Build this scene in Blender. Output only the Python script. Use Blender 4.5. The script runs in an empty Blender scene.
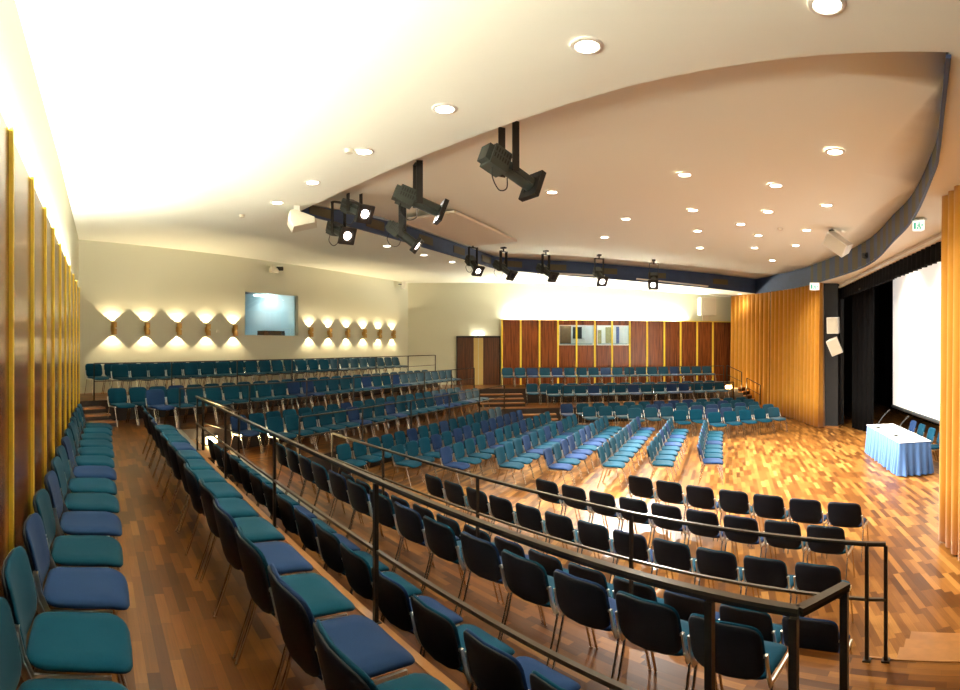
import bpy, bmesh, math, random
from mathutils import Vector, Matrix
random.seed(7)
sc = bpy.context.scene
COL = sc.collection
PI = math.pi
# ------------------------------------------------------------------ frames
ZC = 2.95
L0, L1, L2, L3 = 0.0, .59, 1.18, 1.67
def axes(deg):
    a = math.radians(deg)
    return Vector((math.sin(a), math.cos(a), 0)), Vector((math.cos(a), -math.sin(a), 0))
B, A = axes(25.1)            # hall: B along the rear terraces, A towards the stage
U, V = axes(-39.4)           # near terrace: U along the railings, V towards the hall
UW, VW = axes(-38.5)         # near slatted wall
def st(s, t, z=0): return B*s + A*t + Vector((0, 0, z))
def uv(u, v, z=0): return U*u + V*v + Vector((0, 0, z))
def uw(u, v, z=0): return UW*u + VW*v + Vector((0, 0, z))
def ang(d): return math.atan2(d.y, d.x) - PI/2     # rotation that turns local +Y to direction d
def hc(t): return ZC + 2.78 - .05*max(0, t + 8)    # lower ceiling height
# ------------------------------------------------------------------ materials
def new_mat(name):
    m = bpy.data.materials.new(name); m.use_nodes = True
    nt = m.node_tree; bs = nt.nodes['Principled BSDF']
    return m, nt, bs
def mat(name, col, rough=.6, metal=0, emit=None, es=1, sheen=0, spec=.5, bump=0, bscale=40, var=0, vscale=6):
    m, nt, bs = new_mat(name)
    bs.inputs['Base Color'].default_value = (*col, 1)
    bs.inputs['Roughness'].default_value = rough
    bs.inputs['Metallic'].default_value = metal
    bs.inputs['Specular IOR Level'].default_value = spec
    if sheen: bs.inputs['Sheen Weight'].default_value = sheen
    if emit:
        bs.inputs['Emission Color'].default_value = (*emit, 1); bs.inputs['Emission Strength'].default_value = es
    if bump or var:
        tc = nt.nodes.new('ShaderNodeTexCoord')
        nz = nt.nodes.new('ShaderNodeTexNoise'); nz.inputs['Scale'].default_value = bscale
        nt.links.new(tc.outputs['Object'], nz.inputs['Vector'])
        if bump:
            bp = nt.nodes.new('ShaderNodeBump'); bp.inputs['Strength'].default_value = bump; bp.inputs['Distance'].default_value = .01
            nt.links.new(nz.outputs['Fac'], bp.inputs['Height']); nt.links.new(bp.outputs['Normal'], bs.inputs['Normal'])
        if var:
            n2 = nt.nodes.new('ShaderNodeTexNoise'); n2.inputs['Scale'].default_value = vscale; n2.inputs['Detail'].default_value = 4
            nt.links.new(tc.outputs['Object'], n2.inputs['Vector'])
            mx = nt.nodes.new('ShaderNodeMix'); mx.data_type = 'RGBA'
            mx.inputs['A'].default_value = (*[c*(1-var) for c in col], 1); mx.inputs['B'].default_value = (*[min(1, c*(1+var)) for c in col], 1)
            nt.links.new(n2.outputs['Fac'], mx.inputs['Factor']); nt.links.new(mx.outputs['Result'], bs.inputs['Base Color'])
    return m
def fabric_mat():
    m, nt, bs = new_mat('chair_fabric')
    oi = nt.nodes.new('ShaderNodeObjectInfo'); tc = nt.nodes.new('ShaderNodeTexCoord')
    nz = nt.nodes.new('ShaderNodeTexNoise'); nz.inputs['Scale'].default_value = 260; nz.inputs['Detail'].default_value = 2
    nt.links.new(tc.outputs['Object'], nz.inputs['Vector'])
    mr = nt.nodes.new('ShaderNodeMapRange'); mr.inputs['To Min'].default_value = .75; mr.inputs['To Max'].default_value = 1.25
    nt.links.new(nz.outputs['Fac'], mr.inputs['Value'])
    mx = nt.nodes.new('ShaderNodeVectorMath'); mx.operation = 'SCALE'
    nt.links.new(oi.outputs['Color'], mx.inputs[0]); nt.links.new(mr.outputs['Result'], mx.inputs['Scale'])
    nt.links.new(mx.outputs['Vector'], bs.inputs['Base Color'])
    bs.inputs['Roughness'].default_value = .9; bs.inputs['Specular IOR Level'].default_value = .08
    bs.inputs['Sheen Weight'].default_value = .04; bs.inputs['Sheen Roughness'].default_value = .4
    bp = nt.nodes.new('ShaderNodeBump'); bp.inputs['Strength'].default_value = .25; bp.inputs['Distance'].default_value = .003
    nt.links.new(nz.outputs['Fac'], bp.inputs['Height']); nt.links.new(bp.outputs['Normal'], bs.inputs['Normal'])
    return m
def parquet(name, direction, w, l, stops, rough=.24):
    """strips of wood: each strip takes its own tone, grain along the strip"""
    m, nt, bs = new_mat(name); N = nt.nodes; K = nt.links
    tc = N.new('ShaderNodeTexCoord'); mp = N.new('ShaderNodeMapping'); mp.inputs['Rotation'].default_value = (0, 0, -math.atan2(direction.y, direction.x))
    K.new(tc.outputs['Object'], mp.inputs['Vector'])
    sp = N.new('ShaderNodeSeparateXYZ'); K.new(mp.outputs['Vector'], sp.inputs[0])
    def mth(op, a, b=None, c=None):
        n = N.new('ShaderNodeMath'); n.operation = op
        for i, q in enumerate((a, b, c)):
            if q is None: continue
            if isinstance(q, (int, float)): n.inputs[i].default_value = q
            else: K.new(q, n.inputs[i])
        return n.outputs[0]
    yr = mth('DIVIDE', sp.outputs['Y'], w); row = mth('FLOOR', yr)
    wn = N.new('ShaderNodeTexWhiteNoise'); wn.noise_dimensions = '1D'; K.new(row, wn.inputs['W'])
    xr = mth('ADD', mth('DIVIDE', sp.outputs['X'], l), mth('MULTIPLY', wn.outputs['Value'], 7.0)); colm = mth('FLOOR', xr)
    cb = N.new('ShaderNodeCombineXYZ'); K.new(row, cb.inputs[0]); K.new(colm, cb.inputs[1])
    w2 = N.new('ShaderNodeTexWhiteNoise'); w2.noise_dimensions = '2D'; K.new(cb.outputs[0], w2.inputs['Vector'])
    rp = N.new('ShaderNodeValToRGB'); e = rp.color_ramp.elements
    e[0].position = stops[0][0]; e[0].color = (*stops[0][1], 1); e[1].position = stops[-1][0]; e[1].color = (*stops[-1][1], 1)
    for p, c in stops[1:-1]:
        q = e.new(p); q.color = (*c, 1)
    K.new(w2.outputs['Value'], rp.inputs['Fac'])
    # grain
    gv = N.new('ShaderNodeCombineXYZ'); K.new(mth('MULTIPLY', sp.outputs['X'], 3), gv.inputs[0]); K.new(mth('MULTIPLY', sp.outputs['Y'], 60), gv.inputs[1]); K.new(w2.outputs['Value'], gv.inputs[2])
    gn = N.new('ShaderNodeTexNoise'); gn.inputs['Scale'].default_value = 1.5; gn.inputs['Detail'].default_value = 5; K.new(gv.outputs[0], gn.inputs['Vector'])
    gm = N.new('ShaderNodeMapRange'); gm.inputs['To Min'].default_value = .72; gm.inputs['To Max'].default_value = 1.28; K.new(gn.outputs['Fac'], gm.inputs['Value'])
    # joints
    fy = mth('PINGPONG', yr, .5); fx = mth('PINGPONG', xr, .5)
    j = mth('MINIMUM', mth('MULTIPLY', fy, w), mth('MULTIPLY', fx, l)); jm = mth('MINIMUM', mth('ADD', mth('MULTIPLY', j, 300), .55), 1.0)
    sc_ = N.new('ShaderNodeVectorMath'); sc_.operation = 'SCALE'; K.new(rp.outputs['Color'], sc_.inputs[0]); K.new(mth('MULTIPLY', gm.outputs['Result'], jm), sc_.inputs['Scale'])
    K.new(sc_.outputs['Vector'], bs.inputs['Base Color'])
    # wear: patchy gloss
    wn3 = N.new('ShaderNodeTexNoise'); wn3.inputs['Scale'].default_value = 1.6; wn3.inputs['Detail'].default_value = 3; K.new(tc.outputs['Object'], wn3.inputs['Vector'])
    rr = N.new('ShaderNodeMapRange'); rr.inputs['To Min'].default_value = rough*.92; rr.inputs['To Max'].default_value = rough*1.1; K.new(wn3.outputs['Fac'], rr.inputs['Value'])
    K.new(rr.outputs['Result'], bs.inputs['Roughness']); bs.inputs['Specular IOR Level'].default_value = .13
    return m
def veneer(name, c0, c1, rough=.28):
    """vertical-grain veneer"""
    m, nt, bs = new_mat(name); N = nt.nodes; K = nt.links
    tc = N.new('ShaderNodeTexCoord'); mp = N.new('ShaderNodeMapping'); mp.inputs['Scale'].default_value = (14, 14, .5)
    K.new(tc.outputs['Object'], mp.inputs['Vector'])
    nz = N.new('ShaderNodeTexNoise'); nz.inputs['Scale'].default_value = 2.2; nz.inputs['Detail'].default_value = 6; nz.inputs['Distortion'].default_value = .6
    K.new(mp.outputs['Vector'], nz.inputs['Vector'])
    rp = N.new('ShaderNodeValToRGB'); rp.color_ramp.elements[0].color = (*c0, 1); rp.color_ramp.elements[1].color = (*c1, 1)
    rp.color_ramp.elements[0].position = .32; rp.color_ramp.elements[1].position = .7
    K.new(nz.outputs['Fac'], rp.inputs['Fac']); K.new(rp.outputs['Color'], bs.inputs['Base Color'])
    bs.inputs['Roughness'].default_value = rough
    return m
M = {}
M['fabric'] = fabric_mat()
M['shell'] = mat('chair_shell', (.005, .006, .011), .6, spec=.2)
M['chrome'] = mat('chrome', (.78, .76, .72), .16, 1)
M['alu'] = mat('cast_aluminium', (.72, .72, .70), .3, 1)
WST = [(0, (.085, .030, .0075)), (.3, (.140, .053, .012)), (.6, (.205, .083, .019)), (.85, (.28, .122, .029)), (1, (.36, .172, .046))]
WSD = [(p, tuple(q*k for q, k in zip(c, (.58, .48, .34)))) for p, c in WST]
M['floor'] = parquet('parquet_floor', B, .085, .50, WST, .34)
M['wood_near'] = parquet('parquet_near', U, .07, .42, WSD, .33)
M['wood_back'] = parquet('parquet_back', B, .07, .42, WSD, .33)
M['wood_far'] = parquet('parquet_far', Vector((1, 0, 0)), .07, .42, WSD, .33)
M['nosing'] = mat('step_nosing', (.28, .12, .035), .3, var=.3, vscale=9)
M['riser'] = mat('dark_riser', (.020, .011, .007), .6)
M['strip'] = mat('grey_metal_strip', (.30, .28, .24), .4, .3)
M['plaster'] = mat('cream_plaster', (.66, .655, .52), .85, bump=.12, bscale=60)
M['ceiling'] = mat('ceiling_white', (.87, .87, .78), .9)
M['inner'] = mat('raised_ceiling', (.82, .82, .72), .85)
M['reveal'] = mat('ceiling_reveal', (.80, .76, .66), .9)
M['panel'] = veneer('rosewood_panel', (.060, .014, .006), (.26, .070, .022), .2)
M['slat'] = mat('yellow_slat', (.92, .66, .06), .4, var=.15, vscale=20)
M['blue'] = mat('blue_fascia', (.030, .058, .14), .6, var=.3, vscale=3)
M['olive'] = mat('olive_panel', (.095, .080, .045), .7, var=.25, vscale=40)
M['rail'] = mat('black_rail', (.022, .017, .013), .32, .4)
M['rail_sheen'] = mat('black_rail_sheen', (.070, .052, .036), .33, .5)  # lighter copy of the rail black: metal sheen put into the colour
M['gold'] = mat('gold_velvet', (.58, .25, .011), .8, sheen=.3, var=.12, vscale=4)
M['black_cloth'] = mat('black_drape', (.005, .005, .006), .9, spec=.1)
M['black'] = mat('black_paint', (.010, .010, .011), .6)
M['column'] = mat('dark_grey_column', (.013, .0135, .016), .7, bump=.3, bscale=30)
M['screen'] = mat('projection_screen', (.9, .89, .86), .7, emit=(1, .97, .90), es=.2)  # slight emission stands in for projected light on the sheet
M['cloth_white'] = mat('white_cloth', (.86, .87, .90), .8)
M['cloth_blue'] = mat('blue_cloth', (.06, .15, .38), .8, sheen=.15)
M['cream_box'] = mat('cream_plastic', (.72, .68, .56), .5)
M['white_box'] = mat('white_plastic', (.82, .80, .74), .45)
M['grille'] = mat('grey_grille', (.66, .62, .52), .7, bump=.5, bscale=200)
M['brass'] = mat('brass', (.50, .30, .09), .3, 1)
M['lamp'] = mat('lamp_face', (1, 1, 1), .5, emit=(1, .90, .72), es=9)
M['lampw'] = mat('spot_lens_lit', (1, 1, 1), .5, emit=(1, .85, .72), es=8)
M['tube'] = mat('cove_tube', (1, 1, 1), .5, emit=(1, .96, .77), es=270)
M['tube_far'] = mat('cove_tube_far', (1, 1, 1), .5, emit=(1, .96, .77), es=560)
M['lens_dark'] = mat('spot_lens_dark', (.03, .03, .035), .1)
M['spot_body'] = mat('spotlight_housing', (.055, .066, .060), .45, .3)
M['spot_black'] = mat('spotlight_black', (.014, .013, .012), .5, .2)
M['door'] = veneer('door_wood', (.035, .010, .005), (.15, .05, .02), .35)
M['pale'] = mat('pale_yellow_panel', (.62, .46, .17), .5)
M['booth'] = mat('booth_wall', (.50, .66, .68), .8); M['booth_dark'] = mat('booth_ceiling', (.10, .13, .13), .8)
M['fluor'] = mat('fluorescent_tube', (1, 1, 1), .5, emit=(.85, .97, 1), es=9)
M['fluor_booth'] = mat('booth_fluorescent', (1, 1, 1), .5, emit=(.85, .97, 1), es=42)
M['gear'] = mat('dark_equipment', (.02, .025, .03), .5)
M['paper'] = mat('paper_white', (.8, .8, .74), .8)
M['green'] = mat('exit_green', (.02, .55, .35), .5, emit=(.02, .6, .4), es=.12)
M['exit'] = mat('exit_face', (.9, .95, .9), .5, emit=(.9, 1, .93), es=.32)
M['steplamp'] = mat('step_lamp', (1, 1, 1), .5, emit=(1, .66, .22), es=14)
M['card'] = mat('brown_card', (.16, .09, .035), .8, var=.4, vscale=9)
M['map'] = mat('olive_map', (.34, .30, .10), .8, var=.5, vscale=12)
M['binder'] = mat('blue_binder', (.03, .09, .28), .5)
M['ledge_blue'] = mat('blue_shelf', (.10, .28, .38), .5)  # plain blue-grey ledge colour, no emission
gm, gnt, gbs = new_mat('window_glass')
gbs.inputs['Transmission Weight'].default_value = 1; gbs.inputs['Roughness'].default_value = 0; gbs.inputs['IOR'].default_value = 1.45
gbs.inputs['Base Color'].default_value = (.97, 1, 1, 1); M['glass'] = gm
# ------------------------------------------------------------------ mesh helper
class MB:
    def __init__(s): s.v = []; s.f = []; s.m = []; s.sm = []
    def add(s, vs, fs, mi=0, smooth=False):
        o = len(s.v); s.v += [tuple(q) for q in vs]
        for f in fs: s.f.append([i+o for i in f]); s.m.append(mi); s.sm.append(smooth)
    def box(s, c, size, rot=None, mi=0):
        c = Vector(c); h = [q/2 for q in size]; vs = []
        for x in (-1, 1):
            for y in (-1, 1):
                for z in (-1, 1):
                    p = Vector((x*h[0], y*h[1], z*h[2]))
                    if rot is not None: p = rot @ p
                    vs.append(c+p)
        s.add(vs, [(0, 1, 3, 2), (4, 6, 7, 5), (0, 4, 5, 1), (2, 3, 7, 6), (0, 2, 6, 4), (1, 5, 7, 3)], mi)
    def bar(s, p0, p1, w, h, mi=0, up=Vector((0, 0, 1))):
        p0 = Vector(p0); p1 = Vector(p1); d = p1-p0; L = d.length; d.normalize()
        x = d.cross(up)
        if x.length < 1e-4: x = Vector((1, 0, 0))
        x.normalize(); z = x.cross(d)
        R = Matrix((x, d, z)).transposed()
        s.box((p0+p1)/2, (w, L, h), R, mi)
    def tube(s, p0, p1, r, r1=None, n=8, mi=0, cap=True):
        p0 = Vector(p0); p1 = Vector(p1); r1 = r if r1 is None else r1
        d = (p1-p0).normalized(); x = d.orthogonal().normalized(); y = d.cross(x)
        vs = []
        for p, q in ((p0, r), (p1, r1)):
            for i in range(n):
                a = 2*PI*i/n; vs.append(p+(x*math.cos(a)+y*math.sin(a))*q)
        fs = [(i, (i+1) % n, n+(i+1) % n, n+i) for i in range(n)]
        s.add(vs, fs, mi, True)
        if cap: s.add(vs, [tuple(range(n))[::-1], tuple(range(n, 2*n))], mi)
    def path(s, pts, r, n=6, mi=0):
        for a, b in zip(pts, pts[1:]): s.tube(a, b, r, n=n, mi=mi)
    def prism(s, poly, z0, z1, mt=0, ms=0, mb=None):
        n = len(poly); lo = [Vector((p[0], p[1], z0)) for p in poly]; hi = [Vector((p[0], p[1], z1)) for p in poly]
        area = sum(poly[i][0]*poly[(i+1) % n][1]-poly[(i+1) % n][0]*poly[i][1] for i in range(n))
        if area < 0: lo.reverse(); hi.reverse()
        s.add(lo+hi, [tuple(range(n, 2*n))], mt); s.add(lo+hi, [tuple(range(n))[::-1]], ms if mb is None else mb)
        s.add(lo+hi, [(i, (i+1) % n, n+(i+1) % n, n+i) for i in range(n)], ms)
    def grid(s, fn, nu, nv, mi=0, smooth=True):
        vs = [fn(i/nu, j/nv) for j in range(nv+1) for i in range(nu+1)]
        s.add(vs, [(j*(nu+1)+i, j*(nu+1)+i+1, (j+1)*(nu+1)+i+1, (j+1)*(nu+1)+i) for j in range(nv) for i in range(nu)], mi, smooth)
    def mesh(s, name, mats):
        me = bpy.data.meshes.new(name); me.from_pydata(s.v, [], s.f)
        for m in mats: me.materials.append(m)
        me.polygons.foreach_set('material_index', s.m); me.polygons.foreach_set('use_smooth', s.sm); me.update()
        return me
    def build(s, name, mats, parent=None, loc=(0, 0, 0), rz=0, bevel=0):
        if not isinstance(mats, (list, tuple)): mats = [mats]
        return link(name, s.mesh(name, mats), parent, loc, rz, bevel)
def link(name, me, parent=None, loc=(0, 0, 0), rz=0, bevel=0):
    o = bpy.data.objects.new(name, me); COL.objects.link(o); o.location = loc; o.rotation_euler = (0, 0, rz)
    if parent: o.parent = parent
    if bevel:
        b = o.modifiers.new('bevel', 'BEVEL'); b.width = bevel; b.segments = 2; b.limit_method = 'ANGLE'
    return o
def tag(o, label, cat, group=None, kind=None):
    o['label'] = label; o['category'] = cat
    if group: o['group'] = group
    if kind: o['kind'] = kind
    return o
def thing(name, label, cat, loc=(0, 0, 0), rz=0, group=None):
    o = bpy.data.objects.new(name, None); COL.objects.link(o); o.location = loc; o.rotation_euler = (0, 0, rz)
    o.empty_display_size = .1
    return tag(o, label, cat, group)
def struct(name, mb, mats, label=None, cat=None, bevel=0):
    o = mb.build(name, mats, bevel=bevel); o['kind'] = 'structure'
    tag(o, label, cat) if label else None
    return o
ORD = ['first', 'second', 'third', 'fourth', 'fifth', 'sixth', 'seventh', 'eighth', 'ninth', 'tenth', 'eleventh', 'twelfth', 'thirteenth', 'fourteenth', 'fifteenth', 'sixteenth',
       'seventeenth', 'eighteenth', 'nineteenth', 'twentieth', 'twenty-first', 'twenty-second', 'twenty-third', 'twenty-fourth', 'twenty-fifth', 'twenty-sixth', 'twenty-seventh', 'twenty-eighth']
def line_x(p, d, q, e):        # intersection of 2D lines p+k d and q+m e
    det = d.x*(-e.y)+e.x*d.y; r = q-p
    k = (r.x*(-e.y)+e.x*r.y)/det
    return p+d*k
# ------------------------------------------------------------------ plan of the room
WALL_V = -.66; TB_ = -13.5; FAR_Y = 24.95; PROS = 4.05
def near_t(t, v):              # point on near-wall-parallel line v that lies on hall line t
    return line_x(uw(0, v), UW, st(0, t), B)
def near2_t(t, v): return line_x(uv(0, v), U, st(0, t), B)
def far_t(t, y): return line_x(Vector((0, y, 0)), Vector((1, 0, 0)), st(0, t), B)
n_out = near_t(PROS, WALL_V); c1 = near_t(TB_, WALL_V); c2 = far_t(TB_, FAR_Y); f_out = far_t(PROS, FAR_Y)
T2, T1, T3 = -9.66, -7.98, -11.62          # rear terrace edges
V2, V1 = 1.75, 4.02                        # near terrace edges
FY2, FY1 = 22.72, 20.72                    # far terrace edges
# floors
mb = MB(); mb.prism([st(-4, 8)[:2], n_out[:2], c1[:2], c2[:2], f_out[:2], st(28, 8)[:2]], -.12, 0)
struct('floor', mb, [M['floor']], 'brown parquet main floor of the hall', 'floor')
def terrace(name, polys, z, label):
    mb = MB()
    for poly, mi in polys: mb.prism([p[:2] for p in poly], 0.0, z, mi, 3)
    return struct(name, mb, [M['wood_near'], M['wood_back'], M['wood_far'], M['riser']], label, 'floor')
i21 = near2_t(T2, V2); i22 = far_t(T2, FY2)
i11 = near2_t(T1, V1); i12 = far_t(T1, FY1)
U0 = -3.2
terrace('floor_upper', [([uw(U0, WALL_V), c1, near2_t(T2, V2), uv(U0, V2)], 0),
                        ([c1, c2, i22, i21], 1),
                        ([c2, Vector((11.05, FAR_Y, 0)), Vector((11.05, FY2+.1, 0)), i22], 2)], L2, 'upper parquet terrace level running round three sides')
E1 = .78
low_edge = [(-3.2, 4.28), (.8, 4.17), (9.0, 3.92)]
le = [uv(*p) for p in low_edge]
i11 = line_x(le[1], (le[2]-le[1]).normalized(), st(0, T1), B)
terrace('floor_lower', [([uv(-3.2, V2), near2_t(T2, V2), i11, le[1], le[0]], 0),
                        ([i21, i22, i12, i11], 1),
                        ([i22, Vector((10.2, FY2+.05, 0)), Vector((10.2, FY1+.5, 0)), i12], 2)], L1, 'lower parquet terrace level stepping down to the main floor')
mb = MB(); p0 = near_t(T3, WALL_V); p1 = near_t(TB_, WALL_V)
mb.prism([q[:2] for q in (p0, p1, st(20.6, TB_), st(20.6, T3))], 0, L3, 0, 1)
struct('floor_top', mb, [M['wood_back'], M['riser']], 'topmost rear terrace under the sconces', 'floor')
# walls
def wallp(name, p, q, z0, z1, thick, m, label, out):
    mb = MB(); d = (q-p).normalized(); n = out
    mb.prism([p[:2], q[:2], (q+n*thick)[:2], (p+n*thick)[:2]], z0, z1)
    return struct(name, mb, m, label, 'wall')
wallp('wall_near', n_out, c1, 0, 5.9, .2, M['plaster'], 'white wall above the near wood panelling', -VW)
# back wall with booth window opening: window in s
def px_st(px, t):              # s of the ray at azimuth px on hall line t
    th = (px-480)/560; d = Vector((math.sin(th), math.cos(th), 0)); r = t/d.dot(A); return r*d.dot(B), r
def zpx(y, r): return ZC-(y-345)*r/560
ws0, r0 = px_st(244.3, TB_); ws1, r1 = px_st(298.5, TB_)
wz0 = zpx(336.3, (r0+r1)/2); wz1 = zpx(290.5, r0)
sA = c1.dot(B); sB = c2.dot(B)
mb = MB()
def bq(s0, s1, z0, z1): mb.prism([st(s0, TB_)[:2], st(s1, TB_)[:2], st(s1, TB_-.2)[:2], st(s0, TB_-.2)[:2]], z0, z1)
bq(sA-.5, ws0, 0, 5.9); bq(ws1, sB+.2, 0, 5.9); bq(ws0, ws1, 0, wz0); bq(ws0, ws1, wz1, 5.9)
struct('wall_back', mb, M['plaster'], 'cream rear wall with brass sconces', 'wall')
# far wall, with two control room window openings
def far_x(px): return FAR_Y*math.tan((px-480)/560)
mb = MB()
wx = [(far_x(558.6), far_x(593.6)), (far_x(596), far_x(629.2))]
def zf(px, py): return ZC-(py-345)*(FAR_Y-.14)/math.cos((px-480)/560)/560
fz0, fz1 = zf(594, 345.3), zf(594, 325.2)
xs = [c2.x-.3, wx[0][0], wx[0][1], wx[1][0], wx[1][1], 17]
for k in (0, 2, 4): mb.box(((xs[k]+xs[k+1])/2, FAR_Y+.1, 2.95), (xs[k+1]-xs[k], .2, 5.9))
for k in (1, 3):
    mb.box(((xs[k]+xs[k+1])/2, FAR_Y+.1, fz0/2), (xs[k+1]-xs[k], .2, fz0)); mb.box(((xs[k]+xs[k+1])/2, FAR_Y+.1, (fz1+5.9)/2), (xs[k+1]-xs[k], .2, 5.9-fz1))
struct('wall_far', mb, M['plaster'], 'cream far wall behind the wood panelling', 'wall')
wallp('wall_right', st(-3, 8), st(28, 8), 0, 6, .2, M['black'], 'black rear wall of the stage', A)
# proscenium wall pieces either side of the stage
mb = MB()
for s0, s1 in ((-2.8, 6.2), (20.25, 28)):
    mb.prism([st(s0, PROS+.1)[:2], st(s1, PROS+.1)[:2], st(s1, PROS+.3)[:2], st(s0, PROS+.3)[:2]], 0, 5.9)
struct('wall_stage', mb, M['black'], 'black proscenium side walls hidden behind the gold curtains', 'wall')
# ------------------------------------------------------------------ ceilings
near_edge = [uv(u, v) for u, v in ((-.2, 4.42), (1.1, 4.36), (3.0, 4.28), (4.8, 4.26), (6.8, 4.21), (8.2, 4.2))]
q1 = near2_t(-8.1, 4.17)
back_edge = [q1, st(13, -8.12), st(18.6, -8.1)]
far_edge = [Vector((2.2, 20.95, 0)), Vector((6.3, 21.35, 0)), Vector((9.2, 21.5, 0)), Vector((11.75, 21.9, 0))]
arc = [Vector(p+(0,)) for p in ((11.6, 19.2), (11.2, 16.6), (9.78, 11.96), (7.77, 8.49), (6.68, 6.82), (5.24, 5.0), (4.74, 4.44), (3.99, 3.68), (3.26, 2.94))]
def spline(pts, n):
    out = []
    for i in range(len(pts)-1):
        a = pts[max(0, i-1)]; b = pts[i]; c = pts[i+1]; d = pts[min(len(pts)-1, i+2)]
        for k in range(n):
            t = k/n; out.append(.5*((2*b)+(c-a)*t+(2*a-5*b+4*c-d)*t*t+(3*b-a-3*c+d)*t**3))
    out.append(pts[-1]); return out
ARC = spline([far_edge[-1]]+arc, 6)
NEARP = list(reversed(near_edge))[:-1]            # from q1 side towards the tip
loop = [*back_edge[::-1], *NEARP, *ARC[::-1][:-1], *far_edge[::-1]]
def fill(outer, holes):
    bm = bmesh.new()
    for lp in [outer]+holes:
        vs = [bm.verts.new((p[0], p[1], 0)) for p in lp]
        for i in range(len(vs)): bm.edges.new((vs[i], vs[(i+1) % len(vs)]))
    bmesh.ops.triangle_fill(bm, use_beauty=True, edges=bm.edges[:], normal=(0, 0, 1))
    bmesh.ops.bisect_plane(bm, geom=bm.verts[:]+bm.edges[:]+bm.faces[:], plane_co=st(0, -8), plane_no=A)
    return bm
outer = [n_out-VW*.1, c1-VW*.1-A*.15, c2+Vector((-.1, .1, 0)), Vector((17, FAR_Y+.15, 0)), st(26, PROS), st(-2.8, PROS)]
bm = fill(outer, [loop])
for vv in bm.verts: vv.co.z = hc(vv.co.dot(A))
me = bpy.data.meshes.new('ceiling'); bm.to_mesh(me); bm.free(); me.materials.append(M['ceiling'])
o = link('ceiling', me); o['kind'] = 'structure'; tag(o, 'white lower ceiling ringing the raised middle', 'ceiling')
def smooth(x): x = max(0, min(1, x)); return x*x*(3-2*x)
def hin(p):
    t = p.dot(A); v = p.dot(V)
    full = ZC+3.2-.037*max(0, t+6) - .42*smooth((t+2.5)/4.5)*(1-smooth((v-4.5)/11))
    edge = hc(t)+.22
    return edge+(full-edge)*smooth((v-4.35)/2.5)
# raised ceiling: lofted strips from the near edge across
bm = bmesh.new(); vs = [bm.verts.new((p[0], p[1], 0)) for p in loop]; bm.faces.new(vs)
for k in range(8): bmesh.ops.bisect_plane(bm, geom=bm.verts[:]+bm.edges[:]+bm.faces[:], plane_co=V*(4.4+.35*k), plane_no=V)
for k in range(16): bmesh.ops.bisect_plane(bm, geom=bm.verts[:]+bm.edges[:]+bm.faces[:], plane_co=V*(7.2+k), plane_no=V)
for k in range(13): bmesh.ops.bisect_plane(bm, geom=bm.verts[:]+bm.edges[:]+bm.faces[:], plane_co=st(0, -8+k), plane_no=A)
bmesh.ops.triangulate(bm, faces=bm.faces[:])
for vv in bm.verts: vv.co.z = hin(vv.co)
me = bpy.data.meshes.new('ceiling_raised'); bm.to_mesh(me); bm.free(); me.materials.append(M['inner'])
for p in me.polygons: p.use_smooth = True
o = link('ceiling_raised', me); o['kind'] = 'structure'; tag(o, 'raised beige ceiling inside the blue fascia', 'ceiling')
sd = o.modifiers.new('solid', 'SOLIDIFY'); sd.thickness = .05; sd.offset = 1
# fascia: reveal on near edge, blue with olive grilles at rear/far, striped on the stage side
def strip_faces(mb, pts, mi, z0f, z1f):
    for a, b in zip(pts, pts[1:]):
        mb.add([(a.x, a.y, z0f(a)), (b.x, b.y, z0f(b)), (b.x, b.y, z1f(b)), (a.x, a.y, z1f(a))], [(0, 1, 2, 3)], mi)
lo = lambda p: hc(p.dot(A))-.03
hi_ = lambda p: hin(p)+.02
mb = MB(); strip_faces(mb, [q1]+NEARP+[ARC[-1]], 0, lambda p: hc(p.dot(A))+.004, hi_)
struct('trim_1', mb, M['reveal'])
mb = MB()
run = [back_edge[0], back_edge[1], back_edge[2], far_edge[0], far_edge[1], far_edge[2], far_edge[3]]
strip_faces(mb, run, 0, lo, hi_)
# two long lips along the bottom
for a, b in zip(run, run[1:]):
    d = (b-a); n = Vector((d.y, -d.x, 0)).normalized()
    if n.dot(Vector((2, 14, 0))-a) < 0: n = -n
    mb.bar(a+n*.03+Vector((0, 0, lo(a)+.02)), b+n*.03+Vector((0, 0, lo(b)+.02)), .05, .05, 0)
    L = d.length; k = .7
    while k < L-.5:
        c = a+d*(k/L); zc = (lo(c)+hi_(c))/2
        R = Matrix.Rotation(math.atan2(d.y, d.x), 3, 'Z')
        mb.box(c+n*.012+Vector((0, 0, zc)), (.75, .02, .22), R, 1); k += 2.05
struct('trim_2', mb, [M['blue'], M['olive']], 'dark blue ceiling fascia with small olive grilles', 'fascia')
mb = MB(); acc = 0; dense = spline([far_edge[-1]]+arc, 40)
for a, b in zip(dense, dense[1:]):
    acc += (b-a).length
    stripe = (acc > 5.2) and int(acc/.42) % 2 == 0
    strip_faces(mb, [a, b], 1 if stripe else 0, lo, hi_)
    mb.bar(a+Vector((0, 0, lo(a)-.002)), b+Vector((0, 0, lo(b)-.002)), .04, .03, 0)
struct('trim_3', mb, [M['blue'], M['olive']], 'curved ceiling fascia striped blue and olive on the stage side', 'fascia')
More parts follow.
